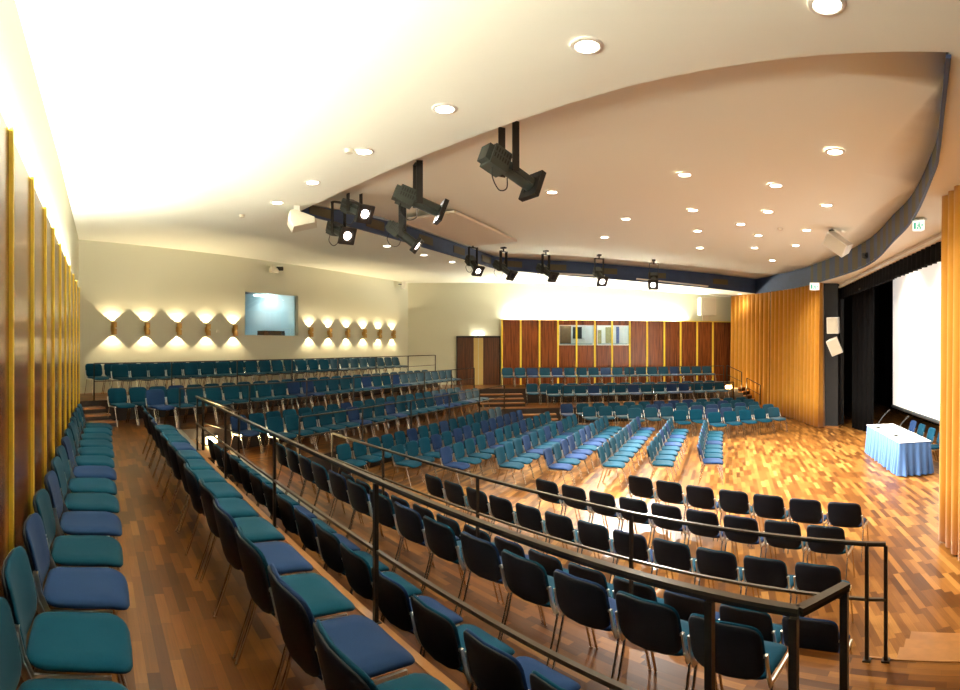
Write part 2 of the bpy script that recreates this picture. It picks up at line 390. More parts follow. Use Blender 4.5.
# proscenium beam
mb = MB(); mb.prism([st(-2.8, PROS)[:2], st(27, PROS)[:2], st(27, PROS+.3)[:2], st(-2.8, PROS+.3)[:2]], ZC+2.06, 5.9)
struct('wall_beam', mb, mat('beam_face', (.72, .60, .50), .8), 'pinkish beam over the stage opening', 'wall')
mb = MB(); mb.box(st(12, PROS-.02, ZC+2.06), (29.6, .06, .05), Matrix.Rotation(ang(B)+PI/2, 3, 'Z'))
struct('trim_4', mb, M['white_box'])
mb = MB(); mb.prism([st(-2.8, PROS+.3)[:2], st(28, PROS+.3)[:2], st(28, 8.1)[:2], st(-2.8, 8.1)[:2]], 5.9, 6.0)
struct('ceiling_stage', mb, M['black'])
mb = MB(); mb.prism([st(-2.9, PROS)[:2], st(-2.7, PROS)[:2], st(-2.7, 8.1)[:2], st(-2.9, 8.1)[:2]], 0, 6); mb.prism([st(27.9, PROS)[:2], st(28.1, PROS)[:2], st(28.1, 8.1)[:2], st(27.9, 8.1)[:2]], 0, 6)
struct('wall_stage_sides', mb, M['black'])
# ------------------------------------------------------------------ wood panelling
mb = MB(); ZP = 4.09
pA, pB = uw(-4.0, -.50), uw(11.3, -.50)
mb.prism([pA[:2], pB[:2], (pB-VW*.03)[:2], (pA-VW*.03)[:2]], L2, ZP)
mb.prism([(pB)[:2], (pB-UW*.03)[:2], (pB-UW*.03-VW*.16)[:2], (pB-VW*.16)[:2]], L2, ZP)
struct('wall_near_panelling', mb, M['panel'], 'dark reddish wood panelling beside the camera', 'wall')
tr = 5
for u_ in (-1.0, -.05, .9, 1.95, 2.95, 3.83, 4.68, 5.45, 6.33, 7.2, 8.1, 9.1, 10.05, 11.2):
    mb = MB(); p = uw(u_, -.490, (L2+ZP)/2)
    for dd in (-.0125, .0125):
        mb.box(p+UW*dd, (.018, .022, ZP-L2+.03), Matrix.Rotation(ang(UW), 3, 'Z') @ Matrix.Rotation(PI/2, 3, 'Z'))
    struct('trim_%d' % tr, mb, M['slat']); tr += 1
PX0, PX1 = .98, 12.6
mb = MB()
segs = [(PX0, wx[0][0]), (wx[0][1], wx[1][0]), (wx[1][1], PX1)]
for a, b in segs: mb.box(((a+b)/2, FAR_Y-.14, (L2+ZP)/2), (b-a, .03, ZP-L2))
for a, b in wx:
    mb.box(((a+b)/2, FAR_Y-.14, (L2+fz0)/2), (b-a, .03, fz0-L2)); mb.box(((a+b)/2, FAR_Y-.14, (ZP+fz1)/2), (b-a, .03, ZP-fz1))
mb.box((PX0, FAR_Y-.07, (L2+ZP)/2), (.03, .15, ZP-L2))
struct('wall_far_panelling', mb, M['panel'], 'reddish wood panelling on the far wall', 'wall')
for px in (502, 520.7, 539.5, 558, 576.5, 594.8, 612, 629.7, 647, 664.2, 680.5, 697, 712.7):
    x = (FAR_Y-.16)*math.tan((px-480)/560)
    mb = MB(); mb.box((x, FAR_Y-.175, (L2+ZP)/2), (.075, .05, ZP-L2+.02)); struct('trim_%d' % tr, mb, M['slat']); tr += 1
mb = MB(); mb.box(((PX0+PX1)/2, FAR_Y-.165, ZP-.01), (PX1-PX0, .05, .04)); struct('trim_%d' % tr, mb, M['slat']); tr += 1
# cove tubes on top of both panellings (hidden behind the panel lip)
def cove(p, q, n, label, tm):
    for i in range(n):
        a = p.lerp(q, (i+.04)/n); b = p.lerp(q, (i+.96)/n)
        t = thing('cove_lamp', label % ORD[i], 'lamp', (a+b)/2, 0, 'fluorescent cove lamps above the panelling')
        mb = MB(); mb.tube(a-(a+b)/2, b-(a+b)/2, .016, n=10); mb.build('tube', M[tm], t)
        mb = MB(); mb.bar(a-(a+b)/2-Vector((0, 0, .05)), b-(a+b)/2-Vector((0, 0, .05)), .05, .04); mb.build('batten', M['white_box'], t)
cove(uw(0.0, -.59, ZP-.012), uw(11.0, -.59, ZP-.012), 8, 'tube lamp hidden on top of the near panelling, %s from the camera', 'tube')
cove(Vector((1.2, FAR_Y-.07, ZP-.012)), Vector((9.4, FAR_Y-.07, ZP-.012)), 6, 'tube lamp hidden on top of the far panelling, %s from the double door', 'tube_far')
# double door
dx0, dx1 = far_x(457), far_x(500.5)-.03; dzt = zf(478, 337.5)
t = thing('door_1', 'dark wood double door with pale yellow centre strips, lamp above', 'door', ((dx0+dx1)/2, FAR_Y, L2)); t['kind'] = 'structure'
w = dx1-dx0; h = dzt-L2
for sgn in (-1, 1):
    mb = MB(); mb.box((sgn*(w/4+.09), -.03, h/2), (w/2-.2, .06, h)); mb.build('door_leaf', M['door'], t)
    mb = MB(); mb.box((sgn*.105, -.035, h/2), (.19, .07, h)); mb.box((sgn*.2, -.04, h/2), (.02, .08, h)); mb.build('centre_panel', M['pale'], t)
mb = MB(); mb.box((0, -.05, h+.03), (w+.06, .1, .08)); mb.box((-w/2, -.05, h/2), (.05, .1, h)); mb.box((w/2, -.05, h/2), (.05, .1, h)); mb.build('door_frame', M['spot_black'], t)
t = thing('door_lamp', 'small glowing lamp over the double door', 'lamp', ((dx0+dx1)/2, FAR_Y, dzt+.07))
for sgn in (-1, 1):
    mb = MB(); mb.tube((sgn*.14, -.08, .02), (sgn*.14, -.08, .14), .06, n=12); mb.build('bulb', M['lamp'], t)
mb = MB(); mb.box((0, -.08, .01), (.55, .12, .02)); mb.build('base', M['white_box'], t)
# ------------------------------------------------------------------ chairs
def pad(w, d, th, corner, nu=10, nv=10, fn=None):
    """closed rounded-rectangle cushion; fn bends (x,y,z)"""
    mb = MB()
    def ring(k):
        pts = []
        for i in range(8*3):
            a = 2*PI*i/24; c, s_ = math.cos(a), math.sin(a); e = 2/corner
            pts.append((k*w/2*math.copysign(abs(c)**e, c), k*d/2*math.copysign(abs(s_)**e, s_)))
        return pts
    prof = [(.0, th/2), (.55, th/2), (.86, th*.46), (.97, th*.22), (1.0, 0), (.97, -th*.25), (.86, -th*.45), (.5, -th/2), (0, -th/2)]
    rings = []; vs = []; fs = []
    for k, z in prof:
        if k == 0: rings.append([len(vs)]); vs.append((0, 0, z))
        else:
            r = ring(k); rings.append(list(range(len(vs), len(vs)+24))); vs += [(x, y, z) for x, y in r]
    for a, b in zip(rings, rings[1:]):
        for i in range(24):
            j = (i+1) % 24
            if len(a) == 1: fs.append((a[0], b[i], b[j]))
            elif len(b) == 1: fs.append((a[i], b[0], a[j]))
            else: fs.append((a[i], b[i], b[j], a[j]))
    if fn: vs = [fn(*q) for q in vs]
    mb.add(vs, fs, 0, True); return mb
def seat_fn(x, y, z):
    yy = y+.01; droop = -.03*max(0, (yy-.10)/.13)**2 + .018*max(0, (-yy-.12)/.1)**2
    dish = -.012*(1-(2*x/.46)**2)
    return (x, yy, .445+z+droop+dish+.01)
RECL = math.radians(13)
def back_fn(off):
    def f(x, y, z):           # y -> up the back, z -> thickness towards the front
        bow = -.035*(1-(2*x/.45)**2)
        yy = y+.185           # 0 .. .37 along the back
        fwd = z+off+bow
        return (x, -.215-math.sin(RECL)*yy+math.cos(RECL)*fwd, .455+math.cos(RECL)*yy+math.sin(RECL)*fwd)
    return f
seat_mb = pad(.478, .46, .055, 5, fn=seat_fn)
back_mb = pad(.476, .355, .030, 4.6, fn=back_fn(.014))
shell_mb = pad(.470, .35, .024, 4.6, fn=back_fn(-.004))
def frame_mb(sx):
    mb = MB(); x = sx*.247
    mb.box((x, -.02, .425), (.014, .33, .026), None, 0)
    mb.bar((x, -.175, .415), (x*1.0, -.215, .50), .014, .03)
    mb.bar((x, -.212, .49), (x, -.245, .625), .014, .024)
    mb.box((x*.985, -.243, .618), (.022, .026, .016))
    return mb
def leg_mb(sx, front):
    mb = MB(); x = sx*.247
    if front: p = [(x, .10, .42), (x, .155, .25), (x, .225, .012)]
    else: p = [(x, -.15, .42), (x, -.20, .25), (x, -.285, .012)]
    mb.path(p, .0105, n=8); q = Vector(p[-1]); mb.tube(q, q-Vector((0, 0, .012)), .0125, n=8)
    return mb
def simple_chair():
    mb = MB()
    for src, mi in ((seat_mb, 0), (back_mb, 0), (shell_mb, 1)): mb.add(src.v, src.f, mi, True)
    for sx in (-1, 1):
        for q in (frame_mb(sx), leg_mb(sx, True), leg_mb(sx, False)): mb.add(q.v, q.f, 2, False)
    return mb
CH = {'seat': seat_mb.mesh('seat', [M['fabric']]), 'backrest': back_mb.mesh('backrest', [M['fabric']]), 'back_shell': shell_mb.mesh('back_shell', [M['shell']]),
      'fl': frame_mb(-1).mesh('side_frame', [M['alu']]), 'fr': frame_mb(1).mesh('side_frame', [M['alu']])}
for sx in (-1, 1):
    for fr in (0, 1): CH['leg%d%d' % (sx, fr)] = leg_mb(sx, fr).mesh('leg', [M['chrome']])
CH1 = simple_chair().mesh('stacking_chair', [M['fabric'], M['shell'], M['chrome']])
TEAL, BLUE = (.0018, .038, .069), (.010, .029, .086)
def proto():
    t = thing('stacking_chair', '', 'chair')
    for n, k in (('seat', 'seat'), ('backrest', 'backrest'), ('back_shell', 'back_shell'), ('side_frame', 'fl'), ('side_frame', 'fr'), ('leg', 'leg-10'), ('leg', 'leg-11'), ('leg', 'leg10'), ('leg', 'leg11')):
        link(n, CH[k], t)
    return t
PROTO = proto(); PROTO_KIDS = list(PROTO.children); used = [0]
def put_chair(p, rz, blue, label, group, parts=True):
    rnd = random.random(); base = BLUE if blue else TEAL; k = .86+.28*rnd
    col = (base[0]*k, base[1]*k, base[2]*(k+.06*random.random()), 1)
    rz += random.uniform(-.008, .008)
    if not parts:
        o = link('stacking_chair', CH1, None, p, rz); o.color = col; return tag(o, label, 'chair', group)
    if used[0] == 0: r = PROTO; kids = PROTO_KIDS
    else:
        r = PROTO.copy(); COL.objects.link(r); kids = []
        for c in PROTO_KIDS:
            q = c.copy(); COL.objects.link(q); q.parent = r; kids.append(q)
    used[0] += 1
    r.location = p; r.rotation_euler = (0, 0, rz); tag(r, label, 'chair', group)
    for q in kids: q.color = col
    return r
rest = []                     # chairs beyond the three hundred that show largest
CHAIRS = []                   # (distance, pos, rz, blue, label, group)
def row(first, d, n, pitch, facing, z, desc, group, blues=(), end='near', shift=0.0, start=0, jit=.012):
    rz = ang(facing)
    for i in range(start, n):
        p = first+d*(pitch*i+shift)+Vector((0, 0, z))+facing*random.uniform(-jit, jit)
        bl = i in blues
        CHAIRS.append([p.xy.length, p, rz, bl, desc, i-start, group, end])
def rowends(p, q, n, facing, z, desc, group, blues=(), end='near', corr=0.0):
    d = (q-p)/(n-1); row(p+d.normalized()*corr, d.normalized(), n, d.length, facing, z, desc, group, blues, end)
BK = .30                      # back top sits this far behind the chair's centre
# near terrace rows (they face the hall)
row(uw(2.50-.55, -.105), UW, 14, .55, VW, L2, 'the row along the slatted wall', 'chairs along the near panelling', (2, 4, 7))
row(uv(1.78-.55*2-.13, .76+BK), U, 16, .55, V, L2, 'the row behind the upper railing', 'chairs behind the upper railing', (3, 5, 12))
row(uv(2.38-.53*2-.13, 1.90+BK), U, 16, .53, V, L1, 'the row tucked below the upper railing', 'chairs below the upper railing', (2, 4, 7, 9))
row(uv(1.59-.205, 2.86+BK), U, 14, .541, V, L1, 'the row behind the lower railing', 'chairs behind the lower railing', (2, 4, 6, 9))
for desc, u0, v0, u1, v1, n, bl in (('the row tucked below the lower railing', 1.50, 4.22, 8.58, 4.05, 14, (0, 2, 6, 11)),
                                    ('the second row beyond the lower railing', 1.74, 5.27, 7.76, 5.23, 12, (4,)),
                                    ('the third row beyond the lower railing', 1.97, 6.42, 6.33, 6.42, 9, (2, 3, 4, 6)),
                                    ('the fourth row beyond the lower railing', 1.98, 7.43, 5.32, 7.57, 7, (0, 1, 4))):
    rowends(uv(u0-.21, v0+BK), uv(u1-.15, v1+BK), n, V, L0, desc, 'dark-backed chairs on the near main floor', bl)
# centre block (faces the stage)
CB = [(-7.65, 9.18, 17.50, 16, (8, 5)), (-6.65, 9.78, 16.98, 14, (3, 5, 6, 8, 9, 10, 11, 12, 13)), (-5.66, 10.12, 16.91, 13, (0, 4, 8)), (-4.64, 10.60, 16.43, 12, (3, 6, 8)),
      (-3.63, 10.81, 16.32, 11, (0, 2, 3, 5, 6)), (-2.62, 11.28, 16.28, 10, (6, 9)), (-1.62, 11.55, 16.1, 9, (4, 6)), (-.59, 11.85, 15.75, 8, (0, 4))]
names = ['eighth', 'seventh', 'sixth', 'fifth', 'fourth', 'third', 'second', 'first']
for (t_, s0, s1, n, bl), nm in zip(CB, names):
    rowends(st(s0+.2, t_+BK), st(s1+.2, t_+BK), n, A, L0, 'the %s centre row from the stage' % nm, 'chairs of the centre block', bl)
# rear terraces
row(st(8.0, -9.52+BK), B, 20, .54, A, L1, 'the back row of the lowest rear terrace', 'chairs on the lowest rear terrace', (0, 7), 'left')
row(st(8.36, -8.72+BK), B, 19, .542, A, L1, 'the front row of the lowest rear terrace', 'chairs on the lowest rear terrace', (5, 8, 13, 14, 16), 'left')
row(st(6.38, -10.40+BK), B, 25, .535, A, L2, 'the front row of the middle rear terrace', 'chairs on the middle rear terrace', (0, 8, 9, 14, 17), 'left')
row(st(5.85, -11.15+BK), B, 25, .535, A, L2, 'the back row of the middle rear terrace', 'chairs on the middle rear terrace', (3,), 'left')
row(st(6.55, -12.35+BK), B, 23, .54, A, L3, 'the front row of the top rear terrace', 'chairs on the top rear terrace', (), 'left')
row(st(6.2, -13.12+BK), B, 23, .54, A, L3, 'the back row of the top rear terrace', 'chairs on the top rear terrace', (), 'left')
# far block on the main floor and far terraces (they face the camera side)
FD = Vector((.05, -1, 0)).normalized()
for nm, x0, y0, x1, y1, n, bl in (('front', 7.06, 16.30, 9.44, 16.66, 5, ()), ('second', 6.22, 17.2, 9.80, 17.68, 7, (2, 3)), ('third', 4.98, 18.28, 9.75, 18.72, 9, (4, 5, 7)),
                                  ('fourth', 3.58, 19.1, 10.06, 19.72, 12, (4, 5, 9)), ('fifth', 2.96, 20.22, 10.2, 20.66, 13, (0, 6, 7, 8))):
    rowends(Vector((x0, y0+BK-.6, 0)), Vector((x1, y1+BK-.6, 0)), n, FD, L0, 'the %s far-block row facing the camera' % nm, 'far block chairs facing the camera', bl, 'left', .2)
rowends(Vector((2.61, 21.54-BK, 0)), Vector((10.05-.4, 21.66-BK, 0)), 14, FD, L1, 'the front row of the lower far terrace', 'chairs on the far terraces', (3, 6, 9, 10), 'left', .2)
rowends(Vector((1.89, 22.42-BK, 0)), Vector((9.6, 22.5-BK, 0)), 15, FD, L1, 'the back row of the lower far terrace', 'chairs on the far terraces', (), 'left', .2)
rowends(Vector((.97, 23.75-BK, 0)), Vector((10.0, 23.8-BK, 0)), 18, FD, L2, 'the row under the far panelling', 'chairs on the far terraces', (2, 4, 8, 14), 'left', .2)
CHAIRS.sort(key=lambda c: c[0])
LIMIT = 296
for k, (dist, p, rz, bl, desc, i, group, end) in enumerate(CHAIRS):
    if k < LIMIT:
        put_chair(p, rz, bl, '%s chair, %s from the %s end of %s' % ('blue' if bl else 'teal', ORD[i], end, desc), group, dist < 15.5)
    else: rest.append((p, rz, bl))
def merge_chairs(lst):
    src = simple_chair(); mb = MB()
    for p, rz, bl in lst:
        R = Matrix.Translation(p) @ Matrix.Rotation(rz, 4, 'Z'); off = len(mb.v)
        mb.v += [tuple(R @ Vector(q)) for q in src.v]; mb.f += [[i+off for i in f] for f in src.f]
        mb.m += [(3 if (m == 0 and bl) else m) for m in src.m]; mb.sm += src.sm
    return mb
fb = mat('chair_fabric_blue', BLUE, .9, spec=.15, sheen=.25); ft = mat('chair_fabric_teal', TEAL, .9, spec=.15, sheen=.25)
o = merge_chairs(rest).build('stacking_chairs', [ft, M['shell'], M['chrome'], fb])
tag(o, 'remaining distant rows of teal and blue chairs on the upper rear and far terraces', 'chairs', None, 'stuff')
# ------------------------------------------------------------------ railings
def railing(name, label, pts, h, posts, mid=.46, group='black railings', w=.036, ends=True, postw=.028):
    """pts: floor points of the run; posts: floor points"""
    t = thing(name, label, 'railing', pts[0], 0, group); o0 = Vector(pts[0]); up = Vector((0, 0, h))
    mb = MB()
    for a, b in zip(pts, pts[1:]): mb.bar(Vector(a)-o0+up, Vector(b)-o0+up, w, .014, 0); mb.bar(Vector(a)-o0+up-Vector((0, 0, .014)), Vector(b)-o0+up-Vector((0, 0, .014)), w*.8, .016, 1)
    mb.build('top_rail', [M['rail_sheen'], M['rail']], t)
    mb = MB()
    for a, b in zip(pts, pts[1:]): mb.bar(Vector(a)-o0+Vector((0, 0, mid)), Vector(b)-o0+Vector((0, 0, mid)), .028, .02, 0)
    mb.build('mid_rail', M['rail_sheen'], t)
    for p in posts:
        mb = MB(); q = Vector(p)-o0; mb.box(q+Vector((0, 0, (h-.02)/2)), (postw, postw, h-.02), Matrix.Rotation(ang(U), 3, 'Z')); mb.box(q+Vector((0, 0, .006)), (.06, .06, .012), Matrix.Rotation(ang(U), 3, 'Z'))
        mb.build('post', M['rail'], t)
    return t
RV = 1.71
railing('railing', 'black metal railing along the upper near terrace edge, ending beside the camera', [uv(9.25, RV-.02, L2), uv(.56, RV+.02, L2), uv(.455, RV+.245, L2)], .912,
        [uv(u_, RV, L2) for u_ in (9.25, 7.2, 5.15, 3.12, .875, .572)]+[uv(.46, RV+.23, L2)])
railing('railing', 'black metal railing along the lower near terrace edge, overlooking the dark chair backs', [uv(8.6, 3.885, L1), uv(.80, 4.11, L1), uv(.66, 4.13, L1)], .88,
        [uv(8.6, 3.885, L1), uv(6.95, 3.93, L1), uv(4.9, 3.99, L1), uv(2.85, 4.05, L1), uv(.80, 4.11, L1), uv(.66, 4.13, L1)])
def back_rail(label, s0, s1, t_, z, h, step=2.0):
    n = max(2, round((s1-s0)/step)); railing('railing', label, [st(s0, t_, z), st(s1, t_, z)], h, [st(s0+(s1-s0)*k/n, t_, z) for k in range(n+1)], mid=.44, w=.034, postw=.03)
back_rail('black railing in front of the lowest rear terrace', 8.45, 19.3, T1-.06, L1, .86)
back_rail('black railing in front of the middle rear terrace', 6.6, 20.2, T2-.06, L2, .86)
back_rail('black railing in front of the top rear terrace under the sconces', 5.55, 20.5, T3-.06, L3, .86)
def far_rail(label, x0, x1, y, z):
    n = round((x1-x0)/2); railing('railing', label, [(x0, y, z), (x1, y, z)], .84, [(x0+(x1-x0)*k/n, y, z) for k in range(n+1)], mid=.44, w=.03, postw=.026)
far_rail('thin black railing in front of the upper far terrace', 1.9, 10.6, FY2+.1, L2)
far_rail('thin black railing in front of the lower far terrace', 3.1, 10.1, FY1+.04, L1)
# short stair handrails
def handrail(label, a, b, z_a, z_b, ha=.86, hb=.86):
    t = thing('handrail', label, 'handrail', Vector((a[0], a[1], z_a)), 0, 'stair handrails'); o0 = Vector((a[0], a[1], z_a))
    A_ = Vector((0, 0, ha)); B_ = Vector((b[0], b[1], z_b+hb))-o0
    mb = MB(); mb.bar(A_, B_, .035, .03); mb.build('top_rail', M['rail'], t)
    mb = MB(); mb.bar(A_-Vector((0, 0, .42)), B_-Vector((0, 0, .42)), .025, .02); mb.build('mid_rail', M['rail'], t)
    for p, z0, z1 in ((Vector((0, 0, 0)), 0, ha), (Vector((b[0], b[1], z_b))-o0, 0, hb)):
        mb = MB(); mb.box(p+Vector((0, 0, z1/2)), (.035, .035, z1)); mb.build('post', M['rail'], t)
handrail('short handrail sloping down at the corner steps near the rear terraces', uv(9.25, RV+.1), (-4.66, 10.15), L2, L1, .88, 1.03)
handrail('upper handrail of the far steps beside the gold curtain', (10.72, 22.7), (11.25, 22.3), L2, L2-.3)
handrail('lower handrail of the far steps beside the gold curtain', (11.3, 21.9), (11.75, 21.5), L1+.05, L1-.25)
# ------------------------------------------------------------------ steps
def steps(name, label, p, d, side, width, z_top, n, rise, tread):
    """n treads descending from p along d; side = direction of the width"""
    t = thing(name, label, 'steps', p, 0); t['kind'] = 'structure'
    for k in range(n):
        z = z_top-rise*(k+1); a = d*(tread*k); mb = MB()
        poly = [a, a+d*tread, a+d*tread+side*width, a+side*width]
        mb.prism([q[:2] for q in poly], z-.04, z, 0, 0); mb.prism([(q-d*.01)[:2] for q in poly], 0, z-.04, 1, 1)
        ob = mb.build('step', [M['nosing'], M['riser']], t); ob.location = (0, 0, -p.z)
    return t
steps('stairs', 'wooden steps from the lower near terrace down to the main floor', uv(.62, 4.19), V, -U, 3.4, L1, 3, .148, .42)
steps('stairs', 'wooden steps up to the top rear terrace beside the slatted wall', st(4.92, T3+.02), A, B, .75, L3, 3, .125, .27)
steps('stairs', 'wooden steps between the rear corner terraces under the step lamp', uv(9.35, V2+.01), V, U, 1.9, L2, 3, .148, .28)
steps('stairs', 'wooden steps from the far double door down to the lower terrace', Vector((-.1, 22.0, 0)), Vector((.12, -1, 0)).normalized(), Vector((1, .1, 0)).normalized(), 1.75, L2, 3, .148, .26)
steps('stairs', 'wooden steps from the lower far terrace to the main floor', Vector((1.45, 20.3, 0)), Vector((.12, -1, 0)).normalized(), Vector((1, .1, 0)).normalized(), 1.3, L1, 3, .148, .26)
steps('stairs', 'dark wooden steps beside the gold curtain on the far side', Vector((11.09, 22.75, 0)), Vector((.55, -.85, 0)).normalized(), Vector((.85, .55, 0)).normalized(), .62, L2, 6, .16, .24)
# grey floor strips
mb = MB(); a_, b_ = uv(9.25, V2-.03, L2+.004), i21+Vector((0, 0, L2+.004)); mb.bar(a_, b_, .10, .012); struct('trim_%d' % tr, mb, M['strip']); tr += 1
mb = MB(); mb.bar(uv(12.2, 3.0, L1+.005), uv(6.9, 3.04, L1+.005), .14, .012); struct('trim_%d' % tr, mb, M['strip']); tr += 1
mb = MB(); mb.bar(uv(9.2, V2-.03, L2+.003), uv(-2, V2-.03, L2+.003), .06, .01); struct('trim_%d' % tr, mb, M['nosing']); tr += 1
mb = MB(); mb.bar(le[0]-V*.015+Vector((0, 0, L1+.002)), le[1]-V*.015+Vector((0, 0, L1+.002)), .022, .008); struct('trim_%d' % tr, mb, M['nosing']); tr += 1
# step lamps
def step_lamp(label, p, n, e=10):
    t = thing('step_lamp', label, 'lamp', p, ang(n)); mb = MB(); mb.box((0, .02, 0), (.30, .04, .14)); mb.build('lens', M['steplamp'], t)
    mb = MB(); mb.box((0, .015, .085), (.34, .06, .02)); mb.box((0, .005, 0), (.36, .02, .19)); mb.build('housing', M['spot_black'], t)
    l = bpy.data.lights.new('step_light', 'POINT'); l.energy = e; l.color = (1, .72, .35); l.shadow_soft_size = .08
    lo_ = bpy.data.objects.new('step_light', l); COL.objects.link(lo_); lo_.parent = t; lo_.location = (0, .14, 0)
step_lamp('glowing step lamp on the riser by the rear corner steps', st(7.35, T2+.03, .90), A)
step_lamp('glowing step lamp on the riser beside the far steps', Vector((10.83, FY2+.08, 1.06)), FD)
# ------------------------------------------------------------------ curtains
def curtain(name, label, path, z0, z1, m, amp=.07, period=.24, cat='curtain', group=None, flare=.25):
    pts = spline([Vector(p) for p in path], 40); L = [0]
    for a, b in zip(pts, pts[1:]): L.append(L[-1]+(b-a).length)
    n = int(L[-1]/(period/14)); rng = random.Random(len(label)); ph = [rng.uniform(-.5, .5) for _ in range(int(L[-1]/period)+3)]; am = [rng.uniform(.6, 1.2) for _ in ph]
    def at(d):
        for i in range(len(L)-1):
            if d <= L[i+1] or i == len(L)-2:
                f = (d-L[i])/max(1e-6, L[i+1]-L[i]); p = pts[i].lerp(pts[i+1], f); q = (pts[i+1]-pts[i]).normalized(); return p, Vector((q.y, -q.x, 0))
    base = [at(L[-1]*i/n) for i in range(n+1)]
    def fn(fu, fv):
        i = min(n, round(fu*n)); p, nn = base[i]; d = L[-1]*i/n; k = int(d/period); f = d/period-k
        w_ = (2*abs(math.sin(PI*d/period+.6*(ph[k]*(1-f)+ph[k+1]*f)))**.7-1)*(am[k]*(1-f)+am[k+1]*f)
        q = p+nn*(amp*w_*(.7+flare*2*(1-fv)))
        return (q.x, q.y, z0+(z1-z0)*fv)
    mb = MB(); mb.grid(fn, n, 6); o = mb.build(name, m); sd = o.modifiers.new('solid', 'SOLIDIFY'); sd.thickness = .012
    return tag(o, label, cat, group)
curtain('stage_curtain', 'gold pleated curtain hanging beside the far panelling', [(11.75, 24.4, 0), (11.9, 22.4, 0), (11.98, 20.9, 0)], .03, 5.3, M['gold'], .15, .36)
curtain('stage_curtain', 'gold pleated curtain hanging left of the dark stage column', [(11.94, 20.88, 0), (11.9, 19.2, 0), (11.6, 17.4, 0), (11.36, 16.2, 0)], .03, 5.35, M['gold'], .16, .35)
curtain('stage_curtain', 'gold pleated curtain at the near side of the stage', [(6.27, 5.76, 0), (5.88, 5.05, 0), (5.45, 4.2, 0), (4.7, 2.8, 0)], .03, 5.19, M['gold'], .10, .27)
curtain('stage_drape', 'black drape just behind the dark grey column', [st(19.55, 4.5), st(18.8, 4.62), st(17.9, 4.9)], .02, 5.85, M['black_cloth'], .06, .3)
curtain('stage_drape', 'black drape covering the rear wall of the stage', [st(27, 7.6), st(5, 7.6)], .02, 5.85, M['black_cloth'], .06, .35)
curtain('valance', 'short black ruffled valance across the top of the stage', [st(20.8, PROS+.12), st(3, PROS+.12)], ZC+1.66, ZC+2.06, M['black_cloth'], .045, .3, 'valance')
# column, screen
mb = MB(); mb.prism([q[:2] for q in (Vector((11.5, 16.4, 0)), Vector((11.85, 15.95, 0)), Vector((12.2, 16.25, 0)), Vector((11.85, 16.7, 0)))], 0, 5.5)
o = struct('column', mb, M['column'], 'dark grey column at the far edge of the stage', 'column')
mb = MB(); mb.prism([q[:2] for q in (Vector((11.46, 16.4, 0)), Vector((11.85, 15.9, 0)), Vector((12.25, 16.25, 0)), Vector((11.85, 16.75, 0)))], 0, .07)
struct('baseboard_column', mb, M['nosing'])
SCR_T = 5.75; ss1, rr = px_st(893.3, SCR_T); ss0 = 8.0; sz0 = zpx(404.5, rr)
t = thing('projection_screen', 'large white projection screen hanging over the stage', 'screen', st((ss0+ss1)/2, SCR_T, sz0), ang(A))
mb = MB(); mb.box((0, 0, 2.4), (ss1-ss0, .03, 4.8)); mb.build('screen_sheet', M['screen'], t)
mb = MB(); mb.tube((-(ss1-ss0)/2-.08, 0, -.06), ((ss1-ss0)/2+.08, 0, -.06), .055, n=12); mb.build('weight_bar', M['gear'], t)
# ------------------------------------------------------------------ stage table
tt, ts = 4.20, 13.35; TL, TD, TH = 2.9, .72, .765
t = thing('presidium_table', 'long table on the stage with a gathered blue skirt', 'table', st(ts, tt), ang(A))
mb = MB(); mb.box((0, 0, TH-.02), (TL, TD, .03)); mb.build('tabletop', M['nosing'], t, bevel=.004)
def skirt():
    per = [(-TL/2, -TD/2), (-TL/2, TD/2), (TL/2, TD/2), (TL/2, -TD/2)]
    pts = []
    for (x0, y0), (x1, y1) in zip(per, per[1:]+per[:1]):
        n = int(math.hypot(x1-x0, y1-y0)/.018)
        for i in range(n): pts.append((x0+(x1-x0)*i/n, y0+(y1-y0)*i/n, (y1-y0), -(x1-x0)))
    n = len(pts); rng = random.Random(5); ph = [rng.uniform(0, 6.3) for _ in range(4)]
    vs = []
    for j in range(7):
        f = j/6
        for i, (x, y, nx, ny) in enumerate(pts):
            l = math.hypot(nx, ny); nx /= -l; ny /= -l; d = i*.018
            a = .006+.040*f**1.3
            w_ = math.sin(2*PI*d/.16+1.2*math.sin(d*1.7+ph[0]))+.5*math.sin(2*PI*d/.37+ph[1])
            off = a*w_+.012+(.045 if j*0+ny*0+1 else 0)*f
            vs.append((x+nx*off, y+ny*off, (TH-.006)*(1-f)+.03*f))
    fs = [(j*n+i, j*n+(i+1) % n, (j+1)*n+(i+1) % n, (j+1)*n+i) for j in range(6) for i in range(n)]
    mb = MB(); mb.add(vs, fs, 0, True); return mb
o = skirt().build('table_skirt', M['cloth_blue'], t); o['label'] = 'gathered light blue skirt'
for x in (-1, 1):
    for y in (-1, 1):
        mb = MB(); mb.tube((x*(TL/2-.12), y*(TD/2-.1), TH-.03), (x*(TL/2-.12), y*(TD/2-.1), 0), .02); mb.build('leg', M['chrome'], t)
mb = MB(); mb.box((0, 0, .004), (TL+.05, TD+.05, .008)); o = mb.build('tablecloth', M['cloth_white'], None, st(ts, tt, TH-.003), ang(A), bevel=.003); tag(o, 'white cloth spread over the stage table top', 'tablecloth')
